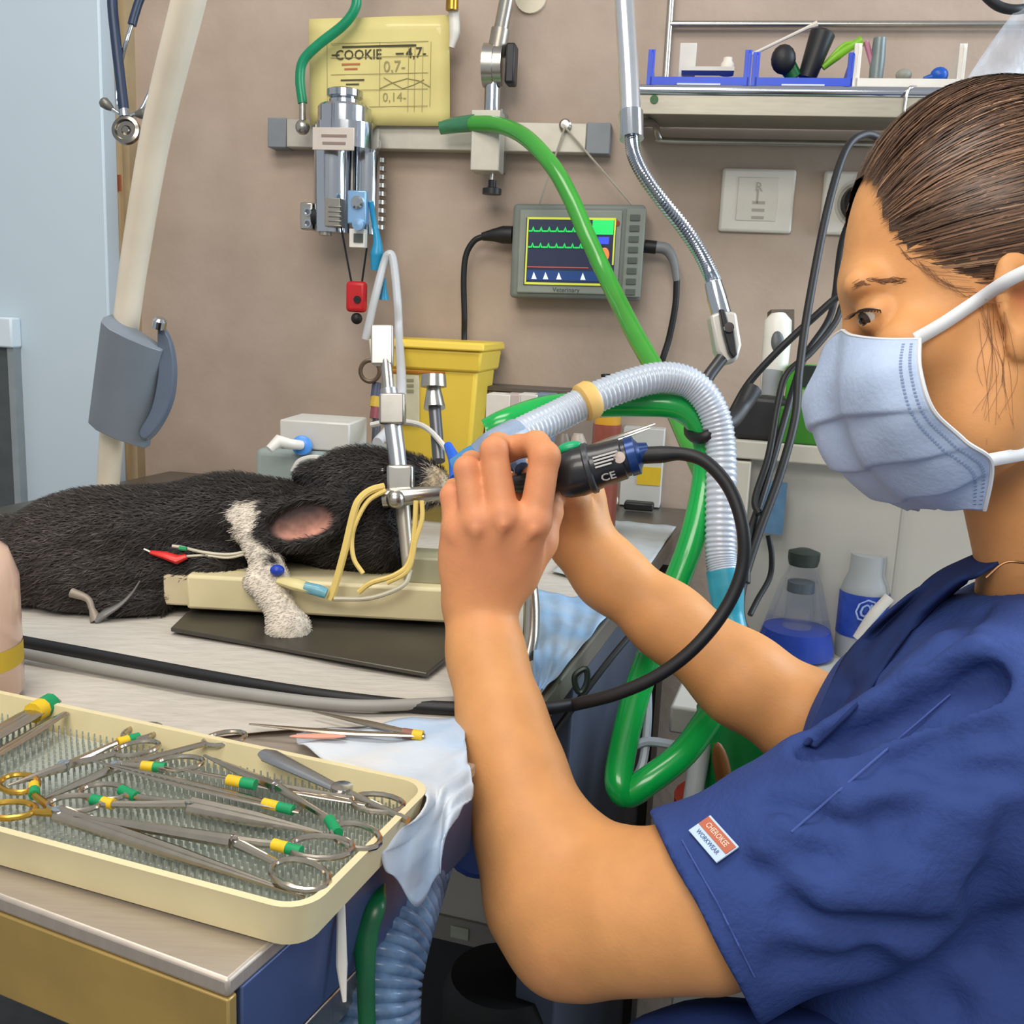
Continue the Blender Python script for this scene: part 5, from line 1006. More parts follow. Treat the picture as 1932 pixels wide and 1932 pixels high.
def tweezer(name, label, a, b, w_, taped=None, dz=0, gap=.004, mt=instr):
    A, B = I_(*a, dz), I_(*b, dz); dx = nrm(B-A); sd_ = np.array([-dx[1], dx[0], 0]); t = thing(name, label, 'tweezers', (A+B)/2, group='steel instruments lying in the tray')
    for s_ in (-1, 1):
        m = MB(); pts = [A, A+(B-A)*.4+sd_*gap*s_*.8, A+(B-A)*.75+sd_*gap*s_*.6, B]; m.tube(smooth(pts, 4), [.0005, w_*.7, w_, w_*.8], 8, flat=.4); build(m, 'arm', mt, t)
    if taped: tapeband(t, B-dx*.022, B-dx*.004, w_*1.15, taped)
    return t
tweezer('tweezers', 'wide flat tweezers with green tipped end at the back left corner', (-160, 1470), (104, 1322), .0058, YG, .004, .003, satin)
tweezer('tweezers', 'plain flat tweezers beside the wide tweezers at the left', (-120, 1490), (124, 1345), .003, None, .003, .002)
tweezer('tweezers', 'dark fine tweezers lying diagonally across the tray middle', (160, 1432), (566, 1532), .0024, YG, .008, .003)
tweezer('tweezers', 'slim serrated tweezers behind the dark fine tweezers', (310, 1446), (690, 1518), .002, None, .006, .0022)
tapeband(thing('tape_marker', 'yellow and green taped shaft of the slim probe near the tray centre', 'probe', I_(455, 1476, .010)), I_(430, 1471, .010), I_(482, 1481, .010), .003, YG)
rg = thing('bone_rongeur', 'grey bone rongeur with broad head at the back of the tray', 'rongeur', I_(560, 1450, .006))
A, B = I_(500, 1422, .008), I_(645, 1492, .006); m = MB(); m.tube([A-(B-A)*.03, A+(B-A)*.06, A+(B-A)*.3, B], [.004, .0062, .0055, .0032], 12, flat=.5); build(m, 'head', mat('rongeur_grey', 'a3a5a8', .3, .9, .06), rg)
m = MB(); m.lathe(B-wZ*.003, wZ, [(0, 0), (.006, 0), (.006, .006), (0, .0065)], 14); build(m, 'joint', chrome, rg)
C2_ = I_(770, 1548, .004); m = MB(); m.tube([B, (B+C2_)/2, C2_], [.0026, .0022, .002], 8); build(m, 'shank', instr, rg)
# loose tweezers and pink bit on the pad
def L_(x, y): return Zp(x, y, .911)
tw_ = thing('loose_tweezers', 'long steel tweezers with yellow end lying on the white pad', 'tweezers', L_(640, 1370))
for pts in ([(800, 1388), (700, 1366), (590, 1342)], [(800, 1388), (640, 1382), (470, 1366)]):
    m = MB(); m.tube(smooth([L_(*q) for q in pts], 5), [.0022, .003, .0008], 8, flat=.6); build(m, 'arm', mat('tweezer_dark', '9b8f80', .3, .9, .06), tw_)
tapeband(tw_, L_(760, 1383), L_(798, 1388), .0034, [mat('tape_dull_red', '8a5a50', .5, 0, .1), tape_y])
m = MB(); m.ell(L_(600, 1389), (.018, .002, 0), (0, .003, 0), (0, 0, .0015)); build(m, 'pink_strip', mat('pink_strip', 'd89a84', .6, 0, .08), label='small pink strip lying on the drape behind the tray', cat='strip')
# ================================================================== ENDOSCOPE
en = thing('endoscope', 'black endoscope camera held in both hands with trailing cable', 'endoscope', D(1120, 900, .73))
eA, eB = D(1062, 898, .735), D(1200, 858, .725); ea = nrm(eB-eA); eL = np.linalg.norm(eB-eA); R_ = rp(47, .73)
m = MB(); m.lathe(eA, ea, [(0, -.004), (R_*.82, -.004), (R_*.95, .002), (R_*1.02, .012), (R_*.98, .02), (R_*.88, eL*.55), (R_*.84, eL*.82), (R_*.76, eL*.84), (R_*.76, eL*.9), (0, eL*.9)], 32); build(m, 'camera_head', mat('scope_black', '222327', .32, 0, .12, 60, coat=.2), en, sm=30)
m = MB(); m.lathe(eA+ea*eL*.88, ea, [(R_*.74, 0), (R_*.8, .001), (R_*.8, .007), (R_*.62, .008), (R_*.45, .010), (R_*.36, .016), (0, .017)], 28); build(m, 'blue_ring', mat('scope_blue', '1e3d74', .25, .3, .2), en, sm=30)
m = MB(); m.lathe(eA+ea*.018, ea, [(R_*1.0, 0), (R_*1.05, .001), (R_*1.05, .004), (R_*.97, .005)], 32, cap=False); build(m, 'focus_ring', mat('scope_grey', '3d4045', .35, .3, .1), en)
sq = nrm(np.cross(ea, cF)); sq = sq if sq@cU > 0 else -sq
fn_ = nrm(np.cross(sq, ea)); fn_ = fn_ if fn_@cF < 0 else -fn_
m = MB(); m.ell(eA+ea*.010+sq*R_*1.0, ea*.010, sq*.005, fn_*.007); build(m, 'green_button', mat('button_green', '16a06a', .35, 0, .08), en)
m = MB(); m.lathe(eA+ea*eL*.80+fn_*R_*.78+sq*.0012, fn_, [(0, 0), (.0042, 0), (.0042, .0012), (0, .0014)], 14); build(m, 'side_button', mat('button_beige', 'c9b7ac', .4, .2, .05), en)
pw = mat('print_white', 'c9c9c6', .6, 0, 0)
def on(u, v): 
    a = v/R_; return eA+ea*u+(fn_*math.cos(a)+sq*math.sin(a))*(R_*.985)
m = MB()
for k in range(4): m.tube([on(.026, .002-.0026*0+k*-.0024+.004), on(.044-.002*k, .002+k*-.0024+.004)], .0007, 5)
build(m, 'printed_lines', pw, en)
text('CE', on(.033, -.0105)+fn_*.0008, ea, nrm(sq*.8+fn_*.6), .009, pw, en, name='approval_mark', bold=.02)
m = MB(); m.tube([eA+ea*.002, eA-ea*.014, D(990, 912, .752), D(930, 918, .785), D(850, 928, .85)], [R_*.7, .010, .0075, .0042, .0022], 16); build(m, 'scope_shaft', mat('shaft_dark', '2f2d2c', .3, .4, .1), en)
m = MB(); m.tube(path([(985, 885, .755), (975, 870, .765), (968, 880, .77)]), .006, 10); build(m, 'light_post', mat('scope_steelblue', '6f87ad', .3, .6, .08), en)
cb = path([(1196, 860, .725), (1240, 858, .72), (1290, 857, .715), (1335, 874, .71), (1378, 925, .705), (1402, 1000, .70), (1400, 1075, .70), (1368, 1150, .70), (1310, 1222, .70), (1240, 1275, .705), (1160, 1310, .715), (1080, 1330, .73)])
cb += smooth([D(1080, 1330, .73), Zp(1000, 1338, .908), Zp(860, 1336, .9085), Zp(740, 1328, .9085), Zp(560, 1305, .9085), Zp(380, 1274, .9085), Zp(180, 1236, .9085), Zp(30, 1208, .9085), Zp(-120, 1180, .9085)])[1:]
m = MB(); m.tube(cb, [.0062]*3+[.0048]*30, 12); build(m, 'cable', rubber, en)
gc = [Zp(900, 1322, .910), Zp(800, 1328, .910), Zp(650, 1330, .910), Zp(450, 1306, .910), Zp(250, 1272, .910), Zp(60, 1236, .910), Zp(-100, 1205, .910)]
m = MB(); m.tube(smooth(gc), .0042, 12); build(m, 'grey_cable', mat('grey_sleeve', '8f8e89', .45, 0, .05), label='grey light cable lying beside the black cable on the pad', cat='cable')
m = MB(); m.tube(path([(1000, 1090, .86), (1003, 1150, .85), (1000, 1210, .84), (985, 1275, .83)]), [.006, .007, .007, .006], 12); build(m, 'curved_pipe', satin, label='short curved steel pipe standing behind the raised forearm', cat='pipe')

# ================================================================== PERSON
pe_ = thing('person', 'woman in navy scrubs and pale blue mask holding the endoscope', 'person', np.array([.32, .68, 0]))
B = Vol((-.075, .44, .50), (.56, .93, 1.50), .0021)
def bc_(l, k): B.chain([(D(x, y, d), r_) for x, y, d, r_ in l], k)
# left (near) arm
bc_([(1870, 1520, .60, .034), (1540, 1650, .592, .037), (1330, 1705, .60, .0455), (1190, 1722, .615, .0425), (1085, 1750, .63, .038)], .02)
bc_([(1085, 1750, .63, .037), (1030, 1690, .645, .0365), (1000, 1560, .665, .0345), (972, 1450, .68, .0305), (945, 1350, .695, .0272), (918, 1240, .715, .0248), (906, 1160, .732, .0262)], .018)
B.cone(D(1045, 1795, .632), .021, D(1078, 1780, .63), .026, .018)
B.ell(D(1090, 1640, .645), [cR*.035, cU*.03, cF*.03], .03)
# left hand
MCP = [(862, 1000, .712, .0105), (898, 985, .702, .0118), (950, 975, .698, .0122), (1008, 985, .702, .0122)]
WR = [(878, 1125, .728, .0155), (893, 1125, .726, .016), (915, 1120, .724, .016), (940, 1120, .726, .016)]
for mc__, wr in zip(MCP, WR): B.cone(D(*wr[:3]), wr[3], D(*mc__[:3]), mc__[3], .012)
B.ell(D(928, 1050, .722), [cR*.035, cU*.034, cF*.012], .015)
FG = [[(862, 1000, .712, .0100), (853, 935, .718, .0085), (858, 922, .738, .0075), (872, 940, .756, .0062)],
      [(898, 985, .702, .0108), (881, 885, .706, .0092), (890, 872, .730, .0082), (905, 893, .752, .0066)],
      [(950, 975, .698, .0112), (932, 850, .703, .0095), (940, 838, .728, .0085), (952, 865, .752, .0068)],
      [(1008, 985, .702, .0115), (1028, 862, .704, .0108), (1012, 838, .716, .0095), (978, 842, .728, .0084), (958, 858, .738, .0070)]]
for fpts in FG: B.chain([(D(x, y, d), r_) for x, y, d, r_ in fpts], .0035)
B.chain([(D(975, 1085, .735), .017), (D(1015, 1020, .742), .0135), (D(1030, 965, .750), .0115), (D(1022, 915, .758), .0095), (D(1000, 890, .762), .0075)], .008)
for mc__ in MCP: B.ell(D(mc__[0], mc__[1]+4, mc__[2]-.010), [cR*.005, cU*.006, cF*.002], .006)
for mc__, wr in zip(MCP[1:], WR[1:]):   # tendons
    B.cone(D(wr[0], wr[1]-40, wr[2]-.0125), .0024, D(mc__[0], mc__[1]+15, mc__[2]-.0125), .0030, .003)
# right (far) arm and hand
bc_([(1800, 1330, .80, .038), (1640, 1410, .775, .038), (1520, 1358, .765, .0355), (1400, 1282, .772, .0335), (1260, 1172, .788, .0275), (1150, 1085, .798, .0252), (1100, 1025, .80, .0262)], .018)
B.ell(D(1084, 965, .795), [cR*.0265, cU*.040, cF*.016], .012)
for x, y, d in ((1020, 885, .775), (1005, 905, .778), (1000, 925, .780), (1010, 945, .782)):
    B.chain([(D(1075, y+22, .79), .0105), (D((x+1060)/2, y+6, .785), .0092), (D(x, y, d), .0082), (D(x-26, y-2, d-.012), .0072)], .004)
B.chain([(D(1095, 985, .785), .014), (D(1085, 945, .768), .0115), (D(1068, 922, .758), .0095), (D(1045, 915, .752), .0078)], .006)
# torso core and neck
B.chain([(D(1870, 1520, .60), .034), (D(2020, 1340, .67), .045), (D(1800, 1330, .80), .038)], .02)
B.chain([(D(2050, 1200, .665), .062), (D(2012, 1060, .65), .049), (D(1982, 930, .645), .047), (D(1945, 780, .64), .052)], .02)
B.chain([(D(2030, 1290, .67), .075), (D(2000, 1500, .67), .085), (D(1990, 1900, .67), .09)], .03)
# head
hd0 = .635
def he_(x, y, d, rx, ry, rd, k=.015, op='add', tilt=0):
    a = math.radians(tilt); B.ell(D(x, y, d), [(cR*math.cos(a)+cU*math.sin(a))*rp(rx, d), (cU*math.cos(a)-cR*math.sin(a))*rp(ry, d), cF*rd], k, op)
he_(1858, 450, hd0, 252, 262, .073, .02)
he_(1770, 620, hd0, 160, 230, .058, .025, tilt=6)
B.chain([(D(1900, 720, .585), .020), (D(1850, 810, .592), .018), (D(1765, 850, .622), .018), (D(1755, 850, .65), .018), (D(1850, 810, .68), .018), (D(1900, 720, .685), .02)], .03)
B.ell(D(1740, 720, hd0), [cR*rp(110, hd0), cU*rp(140, hd0), cF*.046], .02)
B.cone(D(1624, 570, hd0), .0078, D(1616, 660, hd0), .0095, .010); B.ell(D(1618, 672, hd0), [cR*.008, cU*.008, cF*.012], .006)
B.cone(D(1628, 540, .605), .0115, D(1626, 538, .665), .0115, .014)          # brow ridge
he_(1718, 655, .588, 62, 55, .018, .02)                                    # cheekbone
EY = {}
for s_ in (-1, 1):
    ec = D(1656, 594, hd0+s_*.0285); EY[s_] = ec; B.ell(ec-cR*.010+cF*s_*.009, [cR*.012, cU*.009, cF*.010], .010, 'sub')
    B.ell(ec, [cR*.0130, cU*.0125, cF*.0130], .004)
    od = nrm(-cR*.86+cF*s_*.5-cU*.08); hv = nrm(np.cross(cU, od)); B.ell(ec+od*.0135-cU*.0018, [hv*.0115, cU*.0027, od*.0050], .002, 'sub')
for s_ in (-1, 1):   # ears
    ed = hd0+s_*.073; B.ell(D(1938, 575, ed), [cR*.016+cU*.004, cU*.030, cF*.008], .006); B.ell(D(1936, 565, ed+s_*.006), [cR*.009, cU*.017, cF*.006], .004, 'sub'); B.ell(D(1925, 650, ed), [cR*.008, cU*.010, cF*.005], .004)
PB, FB = B.mesh(2)
sk = np.array(lin('d2965f')); skr = np.array(lin('d58c66')); ski = np.array(lin('d6a173'))
cb_ = np.repeat(sk[None], len(PB), 0)*(1+.03*wn(PB, 70)[:, None])
hw_ = np.clip((.10-np.linalg.norm(PB-D(940, 960, .71), axis=1))/.06, 0, 1)[:, None]*.75; cb_ = cb_*(1-hw_)+skr*hw_
for fpts in FG:
    for x, y, d, r_ in fpts[:2]:
        kk = np.clip((.012-np.linalg.norm(PB-D(x, y, d-.008), axis=1))/.012, 0, 1)[:, None]*.25; cb_ = cb_*(1-kk)+np.array(lin('b96a50'))*kk
kk = np.clip((.035-np.linalg.norm(PB-D(1050, 1820, .61), axis=1))/.03, 0, 1)[:, None]*.4; cb_ = cb_*(1-kk)+skr*kk
kk = np.clip((.014-np.linalg.norm(PB-D(1930, 560, .565), axis=1))/.010, 0, 1)[:, None]*.6; cb_ = cb_*(1-kk)+np.array(lin('a8442e'))*kk
skin = mat('skin', 'd09a70', .5, 0, .05, 60, attr=True, sss=.12, bump=.06, bscale=420, spec=.35)
npbuild(PB, FB, 'body', skin, pe_, np.c_[np.clip(cb_, 0, 1), np.ones(len(cb_))])
# eyes, lashes
for s_ in (-1, 1):
    ec = EY[s_]; m = MB(); m.ball(ec, .0118, 24); e_o = build(m, 'eyeball', mat('eye_white', 'cdbfb4', .15, 0, .02, coat=.4), pe_)
    ld = nrm(-cR*.9+cF*s_*.28-cU*.42); m = MB(); m.lathe(ec+ld*.0106, ld, [(0, .0016), (.003, .0013), (.0056, 0)], 16, cap=False); build(m, 'iris', mat('iris', '3a2a1e', .15, 0, .1, coat=.5), e_o)
    m = MB(); m.lathe(ec+ld*.0118, ld, [(0, .0007), (.0026, .0003)], 12, cap=False); build(m, 'pupil', mat('pupil', '0d0a09', .1, 0, 0), e_o)
    ar = []
    for j in range(15):
        az = math.radians(-8+j*84/14); el = math.radians(6*math.sin(math.pi*j/14)+1); dv = nrm((-cR*math.cos(az)+cF*s_*math.sin(az))*math.cos(el)+cU*math.sin(el)); ar.append(ec+dv*.0134)
    m = MB(); m.tube(ar, [.0003, .0008, .0008, .0003], 5)
    for j in range(0, 15):
        o_ = nrm(ar[j]-ec); m.tube([ar[j], ar[j]+o_*.003-cU*.0022, ar[j]+o_*.0065-cU*.0028], [.0004, .0003, .0001], 4)
    build(m, 'eyelashes', mat('lash', '1c1411', .6, 0, 0), pe_, kind='stuff')
hb_ = lambda x, y: (B.hit(x, y) or .6)
brm = mat('brow_hair', '7a5236', .7, 0, .1)
m = MB(); r9 = np.random.default_rng(9)
for k in range(120):
    t = r9.random(); x = 1606+t*92; y = 541-11*math.sin(t*2.2)+r9.normal(0, 2.6)
    d = hb_(x, y); p = D(x, y, d-.0006); q_ = D(x+14, y-2-6*(t < .2)+r9.normal(0, 1.2), hb_(x+14, y-2)-.0008); m.tube([p, (p+q_)/2-cF*.0003, q_], [.00022, .0002, .0001], 3)
build(m, 'eyebrow', brm, pe_, kind='stuff')
# ---- hair: cap plus strands swept back to a knot
HC = D(1858, 442, hd0); hax = [-cR, cU, cF]; hr = [rp(258, hd0), rp(275, hd0), .0785]
def hs_(u, s_=1.0): return HC+(hax[0]*u[0]*hr[0]+hax[1]*u[1]*hr[1]+hax[2]*u[2]*hr[2])*s_
def projpx(P):
    q_ = np.asarray(P)-cC; d = q_@cF; return 966+FPX*(q_@cR)/d, 966-FPX*(q_@cU)/d
bx_ = [1500, 1640, 1650, 1668, 1700, 1750, 1800, 1850, 1895, 1960, 2060, 2200]; by_ = [300, 345, 372, 430, 478, 512, 545, 600, 590, 700, 760, 800]
def inhair(u):
    x, y = projpx(hs_((u[0], u[1], -abs(u[2])))); return y < np.interp(x, bx_, by_)
m = MB(); nU, nV = 96, 64; idx = {}
for i in range(nV+1):
    for j in range(nU):
        ph, th = math.pi*i/nV, 2*math.pi*j/nU; u = (math.sin(ph)*math.cos(th), math.cos(ph), math.sin(ph)*math.sin(th))
        if inhair(u): idx[i, j] = len(m.v); m.v.append(tuple(hs_(u, 1+.012*math.sin(j*1.7)*math.sin(i*.9))))
for i in range(nV):
    for j in range(nU):
        q_ = [(i, j), (i, (j+1) % nU), (i+1, (j+1) % nU), (i+1, j)]
        if all(k in idx for k in q_): m.f.append(tuple(idx[k] for k in q_))
hairc = mat('hair_cap', '4a3628', .55, 0, .35, 50, stretch=(2, 2, 14), bump=.3)
hroot = build(m, 'hair', hairc, pe_, sm=180)
kn = np.array([-.93, .10, 0]); kn /= np.linalg.norm(kn); r10 = np.random.default_rng(10)
SV, SF, SC = [], [], []
hcols = [np.array(lin(c)) for c in ('50392a', '6a4c36', '84624a', 'a58265', '3c2a1f')]
cnt = 0
while cnt < 9000:
    u = r10.normal(size=3); u[2] = -abs(u[2]) if r10.random() < .8 else u[2]; u /= np.linalg.norm(u)
    if not inhair(u) or u@kn > .93: continue
    cnt += 1; om = math.acos(np.clip(u@kn, -1, 1)); ext = min(1, .35+r10.random()*.6); n_ = 9; lift = r10.uniform(1.0, 1.03); w_ = r10.uniform(.00025, .0006); cc_ = hcols[r10.choice(5, p=[.3, .3, .2, .06, .14])]*r10.uniform(.8, 1.2); wv = r10.normal(0, .02, 3); wv2 = r10.uniform(0, 6)
    b0 = len(SV)
    for k in range(n_):
        t = k/(n_-1)*ext; v = (math.sin((1-t)*om)*u+math.sin(t*om)*kn)/math.sin(om)+wv*math.sin(t*5+wv2)+np.array([0, .16*math.sin(t*math.pi)*max(0, u[0]), 0]); v /= np.linalg.norm(v)
        p = hs_(v, lift*(1+.010*math.sin(t*math.pi))); tg_ = nrm(kn-v*(v@kn)); sd_ = nrm(np.cross(hs_(v)-HC, hax[0]*tg_[0]+hax[1]*tg_[1]+hax[2]*tg_[2]))*w_*(1 if 0 < k < n_-1 else .25)
        SV += [p+sd_, p-sd_]; SC += [cc_, cc_]
        if k: SF.append((b0+2*k-2, b0+2*k-1, b0+2*k+1, b0+2*k))
mb = MB(); mb.v = np.array(SV); mb.f = SF; hm_ = mat('hair_strands', '4a3322', .42, 0, .1, 60, attr=True, spec=.5)
build(mb, 'hair_strands', hm_, hroot, sm=180, cols=np.c_[np.clip(np.array(SC), 0, 1), np.ones(len(SC))], kind='stuff')
m = MB(); kc = hs_(kn, 1.12); m.ell(kc, cR*.035, cU*.032, cF*.034); build(m, 'hair_knot', hairc, hroot)
m = MB()
r11 = np.random.default_rng(11)
for k in range(30):
    if k < 14: x0_, y0_ = 1845+r11.random()*60, 560+r11.random()*50; pts = [(x0_, y0_), (x0_+10+r11.normal(0, 8), y0_+60), (x0_+16+r11.normal(0, 12), y0_+130), (x0_+14+r11.normal(0, 16), y0_+190+r11.random()*70)]
    else: x0_ = 1690+r11.random()*110; y0_ = np.interp(x0_, bx_, by_)-8; pts = [(x0_, y0_), (x0_+22, y0_+20+r11.random()*12), (x0_+60, y0_+32+r11.random()*14), (x0_+100, y0_+36+r11.random()*16)]
    m.tube(smooth([D(x, y, hb_(x, y)-.0015) for x, y in pts], 4), [.00014, .00014, .00008], 3)
build(m, 'loose_strands', mat('loose_hair', '7c5a42', .5, 0, .1), hroot, kind='stuff')

# ---- mask
MR = [[(1735, 640, .560), (1665, 640, .578), (1608, 633, .606)], [(1736, 700, .550), (1650, 708, .568), (1592, 718, .602)], [(1762, 775, .550), (1668, 788, .568), (1604, 795, .602)],
      [(1818, 830, .554), (1712, 856, .572), (1636, 868, .602)], [(1872, 875, .562), (1785, 915, .580), (1704, 934, .606)], [(1856, 958, .588), (1812, 964, .596), (1775, 962, .612)]]
FR = [(1586, 626), (1577, 725), (1592, 802), (1628, 880), (1694, 942), (1764, 962)]
rows = []
for r_, f_ in zip(MR, FR):
    nr = [D(*q) for q in r_]; fr_ = D(*f_, hd0); mir = [p+cF*2*((D(966, 966, hd0)-p)@cF) for p in nr]
    rows.append(nr+[fr_]+mir[::-1])
G = grid_interp(rows, 10, 24); nR, nC = len(G), len(G[0]); r12 = np.random.default_rng(12)
hcen = D(1760, 700, hd0); G2 = []
for i, r_ in enumerate(G):
    row = []
    for j, p in enumerate(r_):
        t = i/(nR-1); s_ = abs(j/(nC-1)-.5)*2; o_ = nrm(p-hcen)
        pl_ = 0
        for tc_ in (.36, .62, .82): 
            z = (t-tc_-.03*s_)/.011; pl_ += .0042*(1/(1+math.exp(np.clip(-z*2.2, -40, 40)))-.5)*(-1)*math.exp(-abs(z)*.09)*(1-s_**3)
        cr_ = .0010*math.sin(20*t+7*s_)*s_*s_+.0006*math.sin(11*s_+9*t)
        row.append(p+o_*(pl_+cr_))
    G2.append(row)
mk_m = mat('mask_blue', 'b3c5e2', .75, 0, .04, 60, bump=.12, bscale=300)
m = MB(); m.sheet(G2); mo_ = build(m, 'face_mask', mk_m, pe_, sm=180, solid=.0011)
wm = mat('mask_white', 'd7dade', .7, 0, .04)
m = MB(); m.tube([p for p in G2[0]], .0011, 6); build(m, 'top_hem', wm, mo_); 
for e_ in (0, -1): m = MB(); m.tube([r_[e_] for r_ in G2], .0013, 6); build(m, 'side_hem', wm, mo_)
sm_ = mat('stitch', '8fa2c4', .7, 0, 0); m = MB()
for i in range(4, nR-4, 2):
    for jj in (2, 4):
        a_, b_ = G2[i][jj], G2[i][jj+1]; n__ = nrm(a_-hcen); m.box(a_+n__*.0009, nrm(b_-a_)*.0008, nrm(np.cross(n__, b_-a_))*.0005, n__*.0002)
build(m, 'stitching', sm_, mo_, sm=0, kind='stuff')
def ribbon(pts, w_, name):
    P_ = smooth(pts, 6); m = MB(); rows = []
    for i, p in enumerate(P_):
        t = nrm(P_[min(i+1, len(P_)-1)]-P_[max(i-1, 0)]); s_ = nrm(np.cross(t, cF)); rows.append([p-s_*w_/2, p+s_*w_/2])
    m.sheet(rows); build(m, name, wm, mo_, sm=30, solid=.0008)
sd1 = lambda x, y, o=.004: D(x, y, min(hb_(x, y), .60)-o)
ribbon([D(1728, 640, .562), sd1(1780, 610), sd1(1840, 570), D(1900, 530, .553), D(1960, 500, .548), D(2040, 455, .556), D(2110, 430, .60)], .0075, 'upper_strap')
ribbon([D(1868, 868, .566), sd1(1900, 862), D(1940, 855, .578), D(1990, 845, .594), D(2050, 840, .60), D(2110, 830, .625), D(2130, 825, .66)], .0075, 'lower_strap')

# ---- scrubs
S_ = Vol((.02, .40, .52), (.62, .95, 1.22), .0030)
def sc2(l, k): S_.chain([(D(x, y, d), r_) for x, y, d, r_ in l], k)
sc2([(1835, 1470, .575, .067), (1560, 1618, .585, .060), (1300, 1735, .60, .0585), (1180, 1790, .61, .056)], .03)
sc2([(2020, 1250, .62, .050), (1900, 1360, .585, .060)], .03)
sc2([(2020, 1315, .68, .085), (1820, 1440, .68, .095), (1790, 1650, .68, .11), (1800, 1950, .67, .12), (1830, 2250, .67, .125)], .035)
sc2([(2010, 1260, .70, .055), (1780, 1310, .79, .052), (1690, 1390, .79, .052)], .03)
sc2([(2030, 1440, .67, .12), (2000, 1900, .67, .13)], .04)
# folds
def crease(pts, r_, k=.010, op='sub', o=0):
    q_ = [(x, y, S_.hit(x, y)) for x, y in pts]; q_ = [D(x, y, d+o) for x, y, d in q_ if d]
    for a, b in zip(q_[:-1], q_[1:]): S_.cone(a, r_, b, r_, k, op)
crease([(1560, 1408), (1620, 1385), (1700, 1345), (1790, 1305), (1835, 1290)], .019, .005, 'sub', .009)
crease([(1570, 1370), (1660, 1325), (1760, 1270), (1840, 1225)], .006, .010, 'add', .002)
crease([(1450, 1520), (1560, 1560), (1680, 1600)], .004, .012); crease([(1420, 1640), (1540, 1620), (1680, 1540), (1800, 1480)], .004, .014)
crease([(1500, 1720), (1620, 1760), (1760, 1760)], .005, .016); crease([(1480, 1820), (1640, 1830), (1800, 1900)], .005, .016)
crease([(1640, 1480), (1760, 1450), (1900, 1460)], .004, .014); crease([(1850, 1150), (1800, 1200), (1740, 1240)], .004, .010)
crease([(1920, 1560), (1870, 1680), (1850, 1800)], .006, .016); crease([(1880, 1380), (1780, 1400), (1700, 1440)], .004, .012)
for pts in ([(1480, 1560), (1600, 1590), (1720, 1650)], [(1440, 1600), (1560, 1680), (1700, 1690)], [(1600, 1500), (1720, 1490), (1840, 1530)]): crease(pts, .004, .012, 'add', .002)
# sleeve opening: plane through the visible edge, and the hollow for the arm
q1, q2_ = D(1243, 1568, .60), D(1408, 1885, .585); nn_ = nrm(np.cross(q2_-q1, cF)); aw = D(1190, 1735, .615)
nn_ = nn_ if (aw-q1)@nn_ > 0 else -nn_
X0 = S_.win(q1-.13, q1+.13)  # cut only near the sleeve
lo_, hi_ = D(1320, 1720, .60)-.125, D(1320, 1720, .60)+.125; sl, X, Y, Z = S_.win(lo_, hi_)
S_.G[sl] = np.maximum(S_.G[sl], ((X-q1[0])*nn_[0]+(Y-q1[1])*nn_[1]+(Z-q1[2])*nn_[2]).astype(np.float32))
S_.chain([(D(1440, 1660, .595), .042), (D(1330, 1712, .60), .0495), (D(1150, 1785, .61), .0535)], .002, 'sub')
# neck opening
S_.chain([(D(2045, 1200, .665), .056), (D(2014, 1060, .65), .056), (D(1985, 950, .645), .064)], .004, 'sub')
PS, FS = S_.mesh(1); NS = vnormals(PS, FS)
q1_ = PS@nrm(cR+cU*.9); q2__ = PS@nrm(cR-cU*.6); q3_ = PS@cF
PS = PS+NS*(.0011*np.sin(95*q2__+2.2*np.sin(38*q1_)+20*q3_)*(.5+.5*np.sin(31*q1_+17*q2__))+.0009*np.sin(150*q1_+2*np.sin(60*q2__)+1.3)*(.5+.5*np.sin(40*q2__+9)))[:, None]
scm = mat('scrub_navy', '33467f', .82, 0, .08, 30, bump=.25, bscale=260, spec=.2)
top = npbuild(PS, FS, 'scrub_top', scm, pe_)
hs2 = lambda x, y, o=.0015: D(x, y, (S_.hit(x, y) or .58)-o)
nv2 = mat('scrub_dark', '22315f', .85, 0, .1, 40, bump=.2, spec=.2)
# seams
m = MB(); m.tube([hs2(1493+t*30, 1570-t*26, .0026) for t in range(11)], .0007, 6); build(m, 'shoulder_seam', mat('seam', '42579a', .8, 0, .05), top)
pts_ = [(1262, 1590), (1290, 1640), (1330, 1710), (1370, 1790), (1400, 1850)]
m = MB(); m.tube([hs2(np.interp(t, range(5), [q[0] for q in pts_])+24, np.interp(t, range(5), [q[1] for q in pts_])-6, .0026) for t in np.linspace(0, 4, 17)], .0005, 6); build(m, 'hem_stitch', MC['seam'], top)
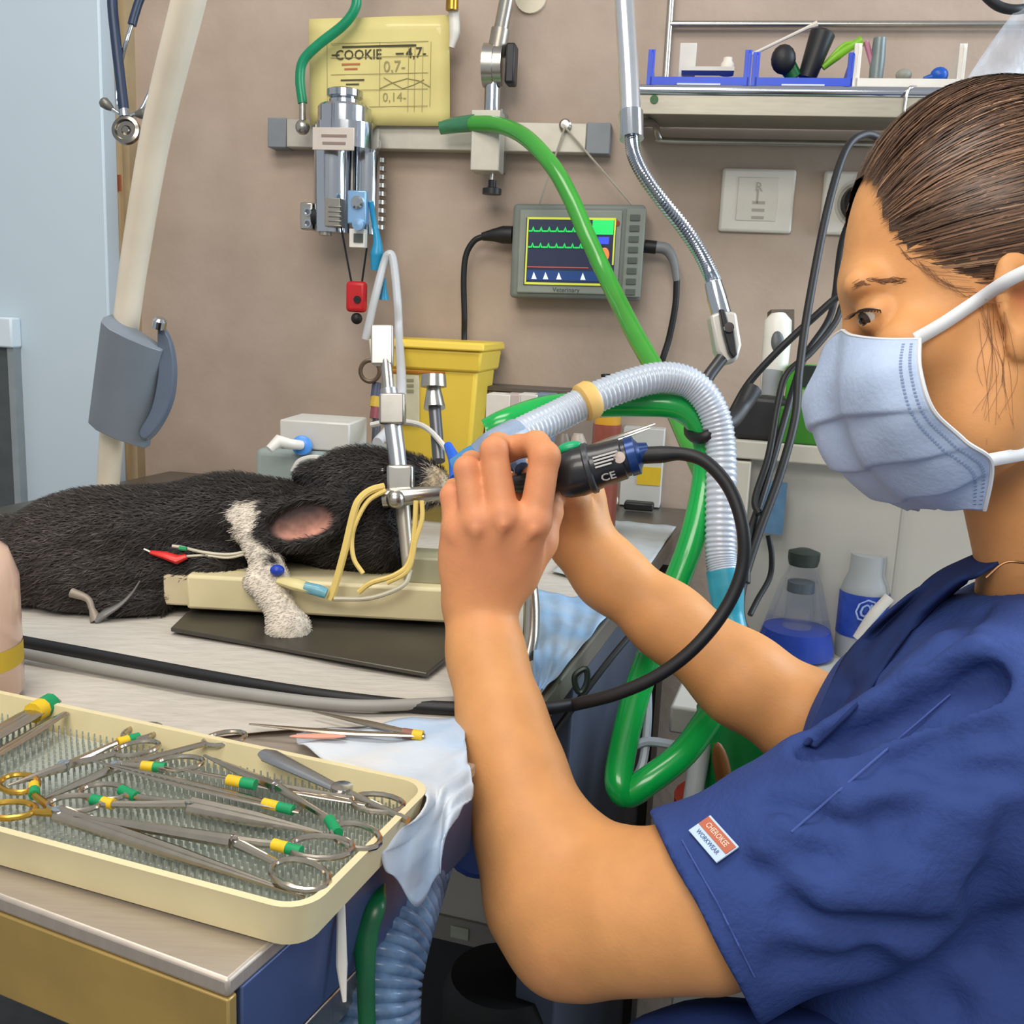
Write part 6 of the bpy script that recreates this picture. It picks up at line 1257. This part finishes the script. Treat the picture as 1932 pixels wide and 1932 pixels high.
# sleeve label
tl = [(1300, 1567), (1340, 1539), (1394, 1594), (1352, 1632)]
tb_ = [hs2(x, y, .0042) for x, y in tl]; lab_c = sum(tb_)/4; lx = nrm((tb_[2]-tb_[1])+(tb_[3]-tb_[0])); ly = nrm((tb_[1]-tb_[0])+(tb_[2]-tb_[3])); ly = nrm(ly-lx*(lx@ly)); ln_ = nrm(np.cross(lx, ly)); ln_ = ln_ if ln_@cF < 0 else -ln_
W2, H2 = np.linalg.norm(tb_[2]-tb_[1])/2, np.linalg.norm(tb_[1]-tb_[0])/2
m = MB(); m.box(lab_c, lx*W2, ly*H2, ln_*.0006); lb = build(m, 'sleeve_label', mat('label_pale', 'bcd2ea', .7, 0, .05), top, bevel=.0003)
m = MB(); m.box(lab_c+ly*H2*.36+ln_*.0008, lx*W2*.96, ly*H2*.46, ln_*.0003); build(m, 'red_band', mat('label_red', 'b8664c', .7, 0, .08), lb)
text('CHEROKEE', lab_c+ly*H2*.36+ln_*.0013, lx, ly, H2*.62, mat('label_cream', 'e3cdbd', .7, 0, 0), lb, bold=.01, font_sc=.82)
text('WORKWEAR', lab_c-ly*H2*.5+ln_*.0009, lx, ly, H2*.5, mat('label_navy', '4a6691', .7, 0, 0), lb, bold=.01, font_sc=.9)
# collar band along the far neckline
ou = [(1876, 1033), (1815, 1058), (1759, 1088), (1664, 1165), (1605, 1226), (1573, 1280), (1517, 1405)]; inn = [(1884, 1062), (1838, 1090), (1796, 1120), (1700, 1212), (1650, 1290), (1612, 1335), (1540, 1408)]
rows = []
for (xa, ya), (xb, yb) in zip(ou, inn):
    row = []
    for t in (0, .25, .5, .75, 1):
        x, y = xa+(xb-xa)*t, ya+(yb-ya)*t; d = S_.hit(x, y); row.append(D(x, y, (d-.0055) if d else .672-.04*t))
    rows.append(row)
G = grid_interp(rows, 3, 6); m = MB(); m.sheet(G); build(m, 'neck_band', nv2, top, sm=180, solid=.002)
m = MB(); m.tube(path([(1860, 1090, .60), (1895, 1062, .598), (1932, 1062, .596), (1980, 1070, .60)]), .0008, 6); build(m, 'necklace', mat('necklace', '7c5a3a', .35, .7, .1), pe_)
# trousers and shoes
tm = mat('trouser_navy', '24376f', .85, 0, .1, 30, bump=.2, spec=.2)
for d in (.60, .74):
    h_ = D(1850, 2200, d); k_ = D(1270, 2110, d); f_ = np.array([k_[0]+.02, k_[1], .10])
    m = MB(); m.tube(smooth([h_+np.array([.05, 0, 0]), h_, (h_+k_)/2, k_+np.array([.02, 0, .002]), k_+np.array([-.012, 0, -.05]), (k_+f_)/2, f_], 6), [.095, .09, .078, .066, .06, .055, .05, .05], 20); build(m, 'trouser_leg', tm, pe_)
    m = MB(); m.ell(np.array([f_[0]-.05, f_[1], .04]), (.12, 0, 0), (0, .042, 0), (0, 0, .04)); build(m, 'shoe', mat('shoe_white', 'c8c8c4', .5, 0, .05), pe_)
